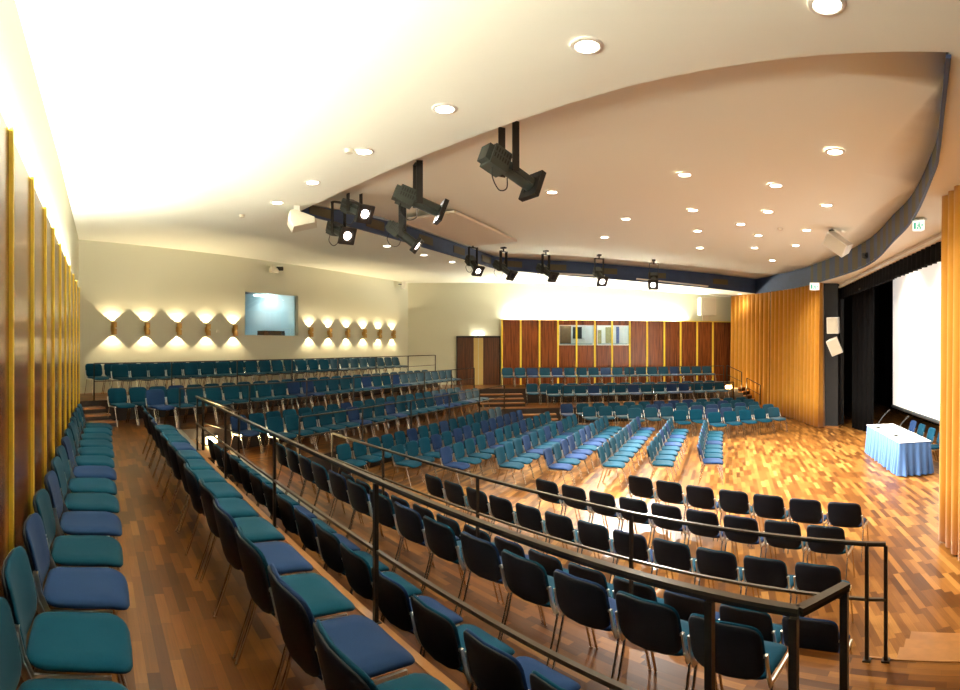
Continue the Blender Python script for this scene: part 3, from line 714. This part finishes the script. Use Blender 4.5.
def mic(label, px, py, pxt, pyt):
    r = (ZC-TH)*560/(py-345); th = (px-480)/560; p = Vector((r*math.sin(th), r*math.cos(th), TH+.006))
    t = thing('gooseneck_microphone', label, 'microphone', p, ang(A), 'table microphones')
    mb = MB(); mb.tube((0, 0, 0), (0, 0, .025), .075, .06, n=16); mb.tube((0, 0, .02), (0, .0, .06), .018, n=10); mb.build('base', M['spot_black'], t)
    pts = [(0, 0, .05), (.01, .03, .16), (.03, .11, .28), (.05, .20, .38), (.055, .25, .43)]
    mb = MB(); mb.path(pts, .009, n=8); mb.build('gooseneck', M['gear'], t)
    mb = MB(); mb.tube(pts[-1], (.06, .31, .48), .017, n=10); mb.build('capsule', M['spot_black'], t)
mic('gooseneck microphone at the far end of the stage table', 878, 428.3, 888, 412)
mic('gooseneck microphone near the middle of the stage table', 896, 436.5, 906, 419)
for i, (s_, t_) in enumerate(((14.9, 5.1), (14.2, 5.07), (13.45, 5.08), (12.75, 5.1))):
    put_chair(st(s_+.05, 4.95), ang(-A), i in (0,), 'blue-grey chair behind the stage table, %s from its far end' % ORD[i], 'chairs behind the stage table')
# ------------------------------------------------------------------ lighting fixtures
def spot_lamp(p, target, e, angle, blend=.4, col=(1, .86, .66), size=.05, name='lamp_light', parent=None):
    l = bpy.data.lights.new(name, 'SPOT'); l.energy = e; l.spot_size = math.radians(angle); l.spot_blend = blend; l.color = col; l.shadow_soft_size = size
    o = bpy.data.objects.new(name, l); COL.objects.link(o); o.location = p
    o.rotation_euler = (Vector(target)-Vector(p)).to_track_quat('-Z', 'Y').to_euler(); return o
dl_disc = MB(); dl_disc.tube((0, 0, -.004), (0, 0, -.012), .085, n=24); DLD = dl_disc.mesh('diffuser', [M['lamp']])
dl_ring = MB()
def ringf(fu, fv): a = 2*PI*fu; pr = [(.085, -.002), (.09, -.018), (.118, -.012), (.122, 0)]; r, z = pr[min(3, round(fv*3))]; return (r*math.cos(a), r*math.sin(a), z)
dl_ring.grid(ringf, 24, 3); DLR = dl_ring.mesh('trim_ring', [M['white_box']])
def downlight(p, label, group, e=60, tilt=0):
    t = thing('downlight', label, 'light', p, 0, group); link('diffuser', DLD, t); link('trim_ring', DLR, t)
    t.scale = (1.12, 1.12, 1)
    spot_lamp(Vector(p)+Vector((0, 0, -.06)), Vector(p)+Vector((0, 0, -3)), e, 125, .8, (1, .93, .72), .08)
E_OUT, E_IN = 85, 200
for i, (u_, v_) in enumerate(((1.0, 3.71), (2.9, 3.5), (4.84, 3.49), (6.67, 3.48), (8.55, 3.5), (10.28, 3.47))):
    p = uv(u_, v_); p.z = hc(p.dot(A))-.002; downlight(p, 'round downlight in the lower ceiling over the near terrace, %s from the camera' % ORD[i], 'downlights over the near terrace', 42)
for i, (s_, t_) in enumerate(((12.9, -8.9), (14.79, -8.83), (16.51, -8.76), (18.13, -8.65))):
    downlight(st(s_, t_, hc(t_)-.002), 'round downlight in the ceiling over the rear terraces, %s from the left' % ORD[i], 'downlights over the rear terraces', E_OUT)
for i, (x, y) in enumerate(((2.0, 21.87), (3.75, 22.0), (5.7, 22.3), (7.6, 22.6), (9.56, 22.84), (11.5, 23.0))):
    p = Vector((x, y, 0)); p.z = hc(p.dot(A))-.002; downlight(p, 'round downlight in the ceiling over the far terrace, %s from the double door' % ORD[i], 'downlights over the far terrace', E_OUT if i < 5 else 12)
inner = [(626, 218.4), (684.8, 174), (693, 209.6), (697.6, 230.5), (700, 247.5), (740.8, 223.7), (758.5, 235), (754.6, 247.5), (768, 211), (775.8, 184.8), (772.3, 260), (795.7, 245), (806.6, 229.7), (826.8, 204.6), (835, 151), (552, 191.5), (604.5, 236.8)]
ipts = []
for px, py in inner:
    th = (px-480)/560; d = Vector((math.sin(th), math.cos(th), 0)); r = 8
    for _ in range(60): r = .5*r+.5*(hin(d*r)-ZC)*560/(345-py)
    q = d*r; q.z = hin(q)-.004; ipts.append(q)
ipts.sort(key=lambda q: q.xy.length)
for i, q in enumerate(ipts): downlight(q, 'round downlight in the raised ceiling, %s nearest to the camera' % ORD[i], 'downlights in the raised ceiling', E_IN)
# sconces on the rear wall
spx = [113.7, 147, 179, 208, 235, 311, 330, 348, 364.7, 380, 393.8]
for i, px in enumerate(spx):
    s_, r = px_st(px, TB_+.1); z = ZC+.455
    nm = ('%s left of the booth window' % ORD[4-i]) if i < 5 else ('%s right of the booth window' % ORD[i-5])
    t = thing('wall_sconce', 'brass up-and-down wall sconce, %s' % nm, 'sconce', st(s_, TB_, z), ang(A), 'brass sconces on the rear wall')
    for k, zz in ((0, .095), (1, -.095)):
        mb = MB(); mb.tube((0, .12, zz-.075), (0, .12, zz+.075), .078, n=18, cap=False); mb.tube((0, .12, zz-.01), (0, .12, zz), .076, n=18); mb.build('shade', M['brass'], t)
    mb = MB(); mb.tube((0, .12, -.03), (0, .12, .03), .04, n=12); mb.box((0, .05, 0), (.04, .12, .03)); mb.box((0, .008, 0), (.09, .016, .16)); mb.build('bracket', M['brass'], t)
    for sg in (1, -1):
        spot_lamp(st(s_, TB_+.11, z+sg*.13), st(s_, TB_+.11, z+sg*2), 21, 104, .04, (1, .80, .48), .008)
# stage spotlights
def profile_spot(label, p, aim, L=.75, drop=.5, lit=False, e=0, kind='big', sc_=1.0):
    p = Vector(p); d = (Vector(aim)-p); yaw = math.atan2(d.y, d.x)-PI/2; pitch = math.atan2(d.z, d.xy.length)
    t = thing('stage_spotlight', label, 'spotlight', p, yaw, 'theatre spotlights around the raised ceiling')
    R = Matrix.Rotation(pitch, 3, 'X'); S = sc_
    mb = MB()
    for sx in (-1, 1): mb.box((sx*.15*S, 0, drop/2-.02), (.016, .10*S, drop+.08))
    mb.box((0, 0, drop), (.33*S, .10*S, .02)); mb.tube((0, 0, drop), (0, 0, drop+.1), .025); mb.box((0, 0, drop+.12), (.12, .16, .05)); mb.build('yoke', M['spot_black'], t)
    mb = MB(); q = lambda x, y, z: R @ Vector((x, y, z))
    mb.box(q(0, -.20*S, .0), (.24*S, .26*S, .26*S), R); mb.box(q(0, -.36*S, 0), (.19*S, .08*S, .20*S), R)
    b = mb
    for r_ in range(2):
        for k in range(6): mb.box(q(-.122*S, -.30*S+.04*k*S, .07-.08*r_), (.006, .018*S, .055*S), R, 1); mb.box(q(.122*S, -.30*S+.04*k*S, .07-.08*r_), (.006, .018*S, .055*S), R, 1)
    mb.build('lamp_housing', [M['spot_body'], M['spot_black']], t)
    mb = MB(); mb.tube(q(0, -.08*S, 0), q(0, .36*S, 0), .095*S, n=16)
    for sx in (-1, 1): mb.box(q(sx*.10*S, .12*S, 0), (.03*S, .44*S, .07*S), R)
    mb.build('lens_tube', M['spot_body'], t)
    mb = MB(); f = .17*S
    for sx in (-1, 1): mb.box(q(sx*f*.8, .40*S, 0), (f*.45, .07*S, f*2), R); mb.box(q(0, .40*S, sx*f*.8), (f*2, .07*S, f*.45), R)
    mb.box(q(0, .385*S, 0), (f*1.9, .02*S, f*1.9), R); mb.build('colour_frame', M['spot_black'], t)
    mb = MB(); mb.tube(q(0, .40*S, 0), q(0, .415*S, 0), .082*S, n=20); mb.build('lens', M['lampw'] if lit else M['lens_dark'], t)
    mb = MB(); pts = [q(.05, -.25*S, -.14*S), q(.07, -.2*S, -.27*S), q(.03, -.05*S, -.33*S), q(0, .06*S, -.24*S), q(-.02, .03, -.1)]
    mb.path(spline([Vector(a) for a in pts], 5), .008, n=5); mb.build('cable', M['spot_black'], t)
    if e: spot_lamp(p+Matrix.Rotation(yaw, 3, 'Z') @ q(0, .58*S, 0), aim, e*3.0, 56, .9, (1, .96, .88), .07)
STG = st(13, 3.4, .4)
profile_spot('large unlit-looking spotlight nearest the camera at the ceiling edge', uv(5.16, 4.70, 5.14), st(13, 1.5, 2.1), drop=.62, e=120)
profile_spot('large spotlight hanging second along the near ceiling edge', uv(7.35, 4.78, 5.19), st(13, 1.5, 2.1), drop=.62, e=120)
profile_spot('upper of the two lit spotlights by the ceiling corner', uv(9.84, 4.92, 5.62), st(6.5, -.6, 2.6), drop=.42, lit=True, e=260)
profile_spot('lower of the two lit spotlights by the ceiling corner', uv(10.65, 4.95, 5.34), st(6.5, -.9, 2.2), drop=.6, lit=True, e=260)
profile_spot('lit spotlight on a long post below the hinged ceiling panel', st(10.15, -6.6, 5.33), st(12, -1.5, 1.2), drop=.75, lit=True, e=850)
profile_spot('lit spotlight at the left end of the rear fascia line', st(15.4, -7.45, 5.42), st(12.3, -2.6, .6), drop=.5, lit=True, e=700, sc_=.95)
profile_spot('dark-lensed spotlight second along the rear fascia line', st(16.5, -6.9, 5.38), st(15, -.5, .6), drop=.55, e=950)  # lens modelled dark, yet a strong beam is added
profile_spot('dark-lensed spotlight third along the rear fascia line', Vector((2.15, 18.2, 5.35)), st(14, 1.0, .6), drop=.55, e=950)  # dark lens here too, with an added beam
profile_spot('lit spotlight fourth along the rear fascia line', Vector((3.95, 18.3, 5.28)), st(13.0, -.8, .6), drop=.55, lit=True, e=700)
profile_spot('lit spotlight at the right end of the rear fascia line', Vector((5.9, 18.4, 5.2)), Vector((3.2, 11.5, .6)), drop=.55, lit=True, e=420)
# lighting pipe under the fascia
for i, (a, b) in enumerate(((Vector((2.4, 20.6, 5.62)), Vector((4.7, 20.8, 5.58))), (Vector((6.0, 20.9, 5.52)), Vector((9.1, 21.1, 5.36))))):
    mb = MB(); mb.tube(a, b, .03, n=10); o = mb.build('pipe', M['white_box']); tag(o, 'white pipe under the far fascia, %s one from the left' % ORD[i], 'pipe')
# hinged ceiling panel
mb = MB(); cpts = [st(11.5, -7.55), st(11.5, -6.05), st(15.5, -6.05), st(15.5, -7.5)]
lo_z = [5.98, 6.02, 6.02, 5.98]
vs = [Vector((p.x, p.y, z)) for p, z in zip(cpts, lo_z)]+[Vector((p.x, p.y, z+.06)) for p, z in zip(cpts, lo_z)]
mb.add(vs, [(0, 1, 2, 3), (7, 6, 5, 4), (0, 4, 5, 1), (1, 5, 6, 2), (2, 6, 7, 3), (3, 7, 4, 0)])
tag(mb.build('ceiling_panel', mat('acoustic_panel', (.74, .66, .54), .85)), 'pale rectangular panel hanging under the raised ceiling beside the fascia', 'panel')
# loudspeakers
def box_speaker(name, label, p, rz, w, d, h, tilt=0, roll=0, trap=.75, m='white_box', bracket=None):
    t = thing(name, label, 'speaker', p, rz); R = Matrix.Rotation(tilt, 3, 'X') @ Matrix.Rotation(roll, 3, 'Y')
    mb = MB(); f = w/2; b = w*trap/2
    vs = [R @ Vector(q) for q in ((-f, d/2, -h/2), (f, d/2, -h/2), (b, -d/2, -h/2), (-b, -d/2, -h/2), (-f, d/2, h/2), (f, d/2, h/2), (b, -d/2, h/2), (-b, -d/2, h/2))]
    mb.add(vs, [(3, 2, 1, 0), (4, 5, 6, 7), (0, 1, 5, 4), (1, 2, 6, 5), (2, 3, 7, 6), (3, 0, 4, 7)]); mb.build('cabinet', M[m], t, bevel=.012)
    mb = MB(); mb.box(R @ Vector((0, d/2+.004, 0)), (w*.86, .012, h*.9), R); mb.build('grille', M['grille' if m == 'cream_box' else 'cream_box'], t)
    if bracket:
        mb = MB(); mb.bar(R @ Vector((0, -d/2, 0)), bracket, .03, .03); mb.box(bracket, (.1, .1, .03)); mb.build('bracket', M['spot_black'], t)
    return t
th = (838-480)/560
box_speaker('loudspeaker', 'white box speaker hung from the raised ceiling by the striped fascia', Vector((13.6*math.sin(th), 13.6*math.cos(th), ZC+2.47)), ang(Vector((-.9, -.35, 0))), .36, .34, .62, tilt=-.35, roll=.9, bracket=(.22, -.05, .34))
cp = Vector((11.44, 15.62, 0))
box_speaker('loudspeaker', 'upper white speaker bracketed to the dark stage column', cp+Vector((0, 0, ZC+.68)), ang(Vector((-.85, -.6, 0))), .42, .36, .56, tilt=-.08, bracket=(0, -.42, .05))
box_speaker('loudspeaker', 'lower white speaker tilted down on the dark stage column', cp+Vector((.05, 0, ZC-.04)), ang(Vector((-.75, -.75, 0))), .42, .36, .56, tilt=-.2, roll=.38, bracket=(0, -.42, .12))
x = (FAR_Y-.45)*math.tan((707-480)/560)
t = box_speaker('loudspeaker', 'large cream speaker box on the far wall beside the gold curtain', Vector((x, FAR_Y-.44, zf(707, 307))), PI, .80, .42, .84, trap=1.0, m='cream_box', bracket=(0, -.3885, 0))
zs_ = zf(707, 307); mb = MB(); mb.box((0, -.19, (ZP+.01-(zs_-.42))/2-.42), (.3, .06, zs_-.42-ZP-.01)); mb.build('support', M['cream_box'], t)
mb = MB(); mb.tube((0, .22, 0), (0, .235, 0), .28, n=24); mb.build('cone', M['grille'], t)
# wedge on the ceiling corner
wp = Vector((11.1*math.sin(-.318), 11.1*math.cos(-.318), ZC+2.47))
t = thing('loudspeaker', 'cream wedge speaker fixed under the ceiling corner near the double spotlights', 'speaker', wp, .318)
mb = MB(); prof = [(-.27, .20), (-.16, .21), (.30, .03), (.31, -.10), (-.20, -.21), (-.30, -.04)]; m_ = len(prof)
vs = [Vector((x_*.8, -.22, z_*.8)) for x_, z_ in prof]+[Vector((x_, .2, z_)) for x_, z_ in prof]
mb.add(vs, [tuple(range(m_)), tuple(range(2*m_-1, m_-1, -1))]+[(i, i+m_, (i+1) % m_+m_, (i+1) % m_) for i in range(m_)]); mb.build('cabinet', M['cream_box'], t)
mb = MB(); mb.box((-.1, .05, .24), (.12, .12, .1)); mb.build('bracket', M['white_box'], t)
# small rear-corner speaker, wall spotlight, plates, detectors
s_, r = px_st(404, TB_+.12); box_speaker('loudspeaker', 'small white speaker high in the rear wall corner', st(s_-.3, TB_+.3, zpx(286, r)), ang(A), .16, .16, .30, tilt=-.25, bracket=(0, -.2, .05))
s_, r = px_st(275, TB_+.2); t = thing('wall_projector', 'small cream projector lamp bracketed above the booth window', 'projector', st(s_, TB_+.2, zpx(270, r)), ang(A))
mb = MB(); mb.box((.05, 0, -.02), (.30, .16, .14)); mb.box((.12, 0, .08), (.12, .12, .08)); mb.build('body', M['cream_box'], t, bevel=.01)
mb = MB(); mb.tube((-.08, .02, .05), (-.26, .1, .06), .07, n=14); mb.build('lens', M['spot_black'], t)
mb = MB(); mb.box((0, -.14, 0), (.08, .12, .08)); mb.build('bracket', M['cream_box'], t)
for nm, px, py, lab in (('wall_plate', 217.5, 331.5, 'small cream plate between the sconces left of the booth window'), ('call_point', 219, 320.5, 'tiny round fitting above the cream wall plate')):
    s_, r = px_st(px, TB_); mb = MB(); mb.box((0, .015, 0), (.11, .03, .09 if 'plate' in nm else .06)); tag(mb.build(nm, M['cream_box'], None, st(s_, TB_, zpx(py, r)), ang(A), bevel=.006), lab, 'fitting')
for i, (px, py, lab) in enumerate(((349, 149.5, 'small white smoke detector beside the fourth near downlight'), (242, 215, 'small white smoke detector on the ceiling near the rear wall'), (780, 228, 'small smoke detector among the raised ceiling downlights'))):
    th = (px-480)/560; d = Vector((math.sin(th), math.cos(th), 0)); r = 8; fn = (lambda q: hin(q)) if i == 2 else (lambda q: hc(q.dot(A)))
    for _ in range(60): r = .5*r+.5*(fn(d*r)-ZC)*560/(345-py)
    q = d*r; mb = MB(); mb.tube((0, 0, 0), (0, 0, -.05), .07, .05, n=16); tag(mb.build('smoke_detector', M['cream_box'], None, Vector((q.x, q.y, fn(q)-.001))), lab, 'detector')
# exit signs
def exit_sign(label, p, rz, s=1.0):
    t = thing('exit_sign', label, 'sign', p, rz); mb = MB(); w, h = .34*s, .24*s
    mb.prism([(-w/2, 0), (w/2, 0), (0, -.10)], -h/2, h/2); mb.build('lightbox', M['exit'], t)
    mb = MB()
    mb.box((-.02*s, .004, .06*s), (.03*s, .006, .03*s)); mb.box((-.02*s, .004, .0), (.035*s, .006, .07*s)); mb.box((.02*s, .004, .01*s), (.05*s, .006, .016*s)); mb.box((-.05*s, .004, -.06*s), (.03*s, .006, .06*s)); mb.box((.02*s, .004, -.06*s), (.03*s, .006, .06*s)); mb.box((.10*s, .004, 0), (.05*s, .006, .15*s)); mb.box((-.11*s, .004, 0), (.05*s, .006, .03*s))
    mb.build('pictogram', M['green'], t)
    mb = MB(); mb.box((0, -.03, h/2+.015), (w, .12, .03)); mb.build('housing', M['white_box'], t)
th = (918.5-480)/560; exit_sign('illuminated green and white exit sign under the curved ceiling edge by the gold curtain', Vector((9.75*math.sin(th), 9.75*math.cos(th), ZC+2.08)), ang(Vector((-.95, -.25, 0))), .72)
th = (814.5-480)/560; exit_sign('small illuminated exit sign above the gold curtain left of the column', Vector((18.9*math.sin(th), 18.9*math.cos(th), ZC+1.97)), ang(Vector((-.6, -.8, 0))), .95)
# small camera on the striped fascia
th = (867-480)/560; t = thing('camera', 'small black camera on the striped ceiling fascia', 'camera', Vector((15.2*math.sin(th), 15.2*math.cos(th), ZC+2.42)), ang(Vector((-1, -.4, 0))))
mb = MB(); mb.box((0, 0, 0), (.16, .26, .14)); mb.build('body', M['spot_black'], t, bevel=.01); mb = MB(); mb.tube((0, .12, 0), (0, .2, 0), .05, n=12); mb.build('lens', M['gear'], t); mb = MB(); mb.box((0, -.1, .1), (.06, .1, .1)); mb.build('bracket', M['spot_black'], t)
# ------------------------------------------------------------------ booth behind the rear wall
mb = MB(); D = 4.2
def bs(s0, s1, t0, t1, z0, z1, mi=0): mb.prism([st(s0, t0)[:2], st(s1, t0)[:2], st(s1, t1)[:2], st(s0, t1)[:2]], z0, z1, mi, mi)
b0, b1 = ws0-1.6, ws1+.6; tb0, tb1 = TB_-.2, TB_-.2-D
for nm_, lab_, ar in (('wall_booth_back', 'pale blue rear wall inside the control booth', (b0, b1, tb1, tb1-.1, L3, 5.4)), ('wall_booth_left', 'pale blue left wall inside the control booth', (b0-.1, b0, tb0, tb1, L3, 5.4)),
                    ('wall_booth_right', 'pale blue right wall inside the control booth', (b1, b1+.1, tb0, tb1, L3, 5.4)), ('floor_booth', 'floor of the control booth', (b0, b1, tb0, tb1, L3-.1, L3)), ('ceiling_booth', 'ceiling of the control booth', (b0, b1, tb0, tb1, 5.0, 5.1))):
    mb = MB(); bs(*ar); struct(nm_, mb, M['booth_dark'] if 'ceil' in nm_ else M['booth'], lab_, nm_.split('_')[0])
wc = st((ws0+ws1)/2, TB_-.1, (wz0+wz1)/2)
t = thing('window_1', 'control booth window lit pale blue in the rear wall', 'window', wc, ang(A)); t['kind'] = 'structure'
W_, H_ = ws1-ws0, wz1-wz0
mb = MB()
for sg in (-1, 1): mb.box((sg*(W_/2-.015), .03, 0), (.03, .16, H_)); mb.box((0, .03, sg*(H_/2-.015)), (W_, .16, .03))
mb.build('window_frame', M['plaster'], t); mb = MB(); mb.box((0, 0, 0), (W_-.1, .01, H_-.1)); mb.build('glass_pane', M['glass'], t)
mb = MB(); tb_ = TB_-2.0; mb.bar(st(px_st(255, tb_)[0], tb_, 4.80), st(px_st(289, tb_)[0], tb_-.1, 4.80), .12, .05); o = mb.build('ceiling_light', M['fluor_booth']); tag(o, 'bright fluorescent strip light inside the control booth', 'light')
t = thing('control_desk', 'desk of dark equipment inside the control booth', 'desk', st((ws0+ws1)/2+.4, TB_-.9, L3), ang(A))
mb = MB(); mb.box((0, 0, wz0-L3-.12), (W_*1.1, .7, .05)); mb.build('desk_top', M['cream_box'], t)
for sg in (-1, 1): mb = MB(); mb.box((sg*W_*.5, 0, (wz0-L3-.14)/2), (.05, .6, wz0-L3-.14)); mb.build('leg', M['cream_box'], t)
mb = MB(); mb.box((-.05, 0, wz0-L3+.06), (1.0, .35, .3)); mb.tube((-.45, .18, wz0-L3+.1), (-.45, .2, wz0-L3+.1), .1, n=14); mb.tube((.25, .18, wz0-L3+.08), (.25, .2, wz0-L3+.08), .1, n=14)
tag(mb.build('mixing_console', M['gear'], None, st(px_st(270, TB_-.9)[0], TB_-.9, L3), ang(A)), 'dark mixing console standing on the booth desk', 'console')
mb = MB(); mb.box((0, .02, 1.0), (.75, .04, 2.0)); t = mb.build('cupboard', M['paper'], None, st(px_st(281, tb1)[0], tb1+.02, L3), ang(A)); tag(t, 'pale cupboard door at the rear of the control booth', 'cupboard')
# control room windows in the far panelling
for i, (a, b) in enumerate(wx):
    t = thing('window_%d' % (i+2), ('left' if i == 0 else 'right')+' interpreter booth window in the far panelling', 'window', ((a+b)/2, FAR_Y-.12, (fz0+fz1)/2)); t['kind'] = 'structure'
    w = b-a; h = fz1-fz0; mb = MB()
    for sg in (-1, 1): mb.box((sg*(w/2-.02), 0, 0), (.04, .1, h)); mb.box((0, 0, sg*(h/2-.02)), (w, .1, .04))
    mb.build('window_frame', M['alu'], t); mb = MB(); mb.box((0, .02, 0), (w-.06, .008, h-.06)); mb.build('glass_pane', M['glass'], t)
mb = MB(); xa, xb = wx[0][0]-.3, wx[1][1]+.3; za, zb = fz0-1.0, fz1+.5; y0, y1 = FAR_Y+.2, FAR_Y+1.9; xm = (wx[0][1]+wx[1][0])/2
mb.box(((xa+xb)/2, y1+.05, (za+zb)/2), (xb-xa, .1, zb-za)); mb.box((xa, (y0+y1)/2, (za+zb)/2), (.06, y1-y0, zb-za)); mb.box((xb, (y0+y1)/2, (za+zb)/2), (.06, y1-y0, zb-za)); mb.box((xm, (y0+y1)/2, (za+zb)/2), (.06, y1-y0, zb-za))
mb.box(((xa+xb)/2, (y0+y1)/2, za), (xb-xa, y1-y0, .06)); mb.box(((xa+xb)/2, (y0+y1)/2, zb), (xb-xa, y1-y0, .06))
struct('wall_interpreter_booth', mb, M['paper'], 'inside of the small booths behind the far windows', 'wall')
def fbx(name, label, cat, x0, x1, z0, z1, y, m, d=.06):
    mb = MB(); mb.box((0, 0, (z1-z0)/2), (x1-x0, d, z1-z0)); tag(mb.build(name, m, None, ((x0+x1)/2, y, z0)), label, cat)
W0, W1 = wx[0], wx[1]; hh = fz1-fz0; w0 = W0[1]-W0[0]; w1 = W1[1]-W1[0]
fbx('storage_cabinet', 'brown storage boxes behind the left half of the left booth window', 'cabinet', W0[0]-.05, W0[0]+.5*w0, fz0-.5, fz1+.2, y1-.25, M['card'], .4)
fbx('notice_board', 'black switch panel with white marks in the left booth window', 'board', W0[0]+.60*w0, W0[0]+.87*w0, fz0+.35*hh, fz1-.02*hh, y1-.035, M['gear'])
fbx('wall_map', 'olive wall map seen through the left pane of the right booth window', 'map', W1[0]+.16*w1, W1[0]+.42*w1, fz0+.05*hh, fz0+.82*hh, y1-.035, M['map'])
fbx('wall_map', 'olive wall map seen through the right pane of the right booth window', 'map', W1[0]+.56*w1, W1[0]+.78*w1, fz0+.12*hh, fz1-.02, y1-.035, M['map'])
fbx('folder', 'blue upright folder at the right edge of the right booth window', 'folder', W1[0]+.90*w1, W1[0]+.99*w1, fz0+.1*hh, fz1, y1-.05, M['binder'])
for i, (a, b) in enumerate((W0, W1)):
    fbx('shelf', 'blue-grey desk ledge inside the %s booth window' % ('left', 'right')[i], 'shelf', a, b, fz0-.12, fz0+.09*hh, y0+.35, M['ledge_blue'], .5)
    mb = MB(); mb.box(((a+b)/2, (y0+y1)/2, zb-.06), (.9*(b-a), .1, .05)); tag(mb.build('ceiling_light', M['fluor']), 'strip light inside the %s booth behind the far panelling' % ('left', 'right')[i], 'light')
# ------------------------------------------------------------------ added screen wash: unseen spots behind the beam brighten the screen
for k, (s_, e) in enumerate(((10.5, 600), (13.5, 600), (16.5, 600))):
    spot_lamp(st(s_, PROS+.5, 5.75), st(s_, SCR_T+.0, 1.6), e*.3, 110, .8, (1, .92, .78), .15)
# ------------------------------------------------------------------ world, camera, view
w = bpy.data.worlds.new('World'); sc.world = w; w.use_nodes = True; w.node_tree.nodes['Background'].inputs[0].default_value = (1, .9, .75, 1); w.node_tree.nodes['Background'].inputs[1].default_value = .05
cam = bpy.data.cameras.new('camera'); co = bpy.data.objects.new('camera', cam); COL.objects.link(co); sc.camera = co
co.location = (0, 0, ZC); co.rotation_euler = (PI/2, 0, 0)
cam.type = 'PANO'; cam.panorama_type = 'CENTRAL_CYLINDRICAL'
cam.central_cylindrical_range_u_min = -480/560; cam.central_cylindrical_range_u_max = 480/560
cam.central_cylindrical_range_v_min = -345/560; cam.central_cylindrical_range_v_max = 345/560
cam.central_cylindrical_radius = 1.0; cam.clip_start = .05
vs_ = sc.view_settings; vs_.view_transform = 'Standard'; vs_.look = 'None'; vs_.gamma = 1; vs_.use_curve_mapping = False; vs_.exposure = 1.45
cy = sc.cycles; cy.use_denoising = True; cy.max_bounces = 8; cy.diffuse_bounces = 4; cy.glossy_bounces = 4; cy.sample_clamp_indirect = 6; cy.use_light_tree = True
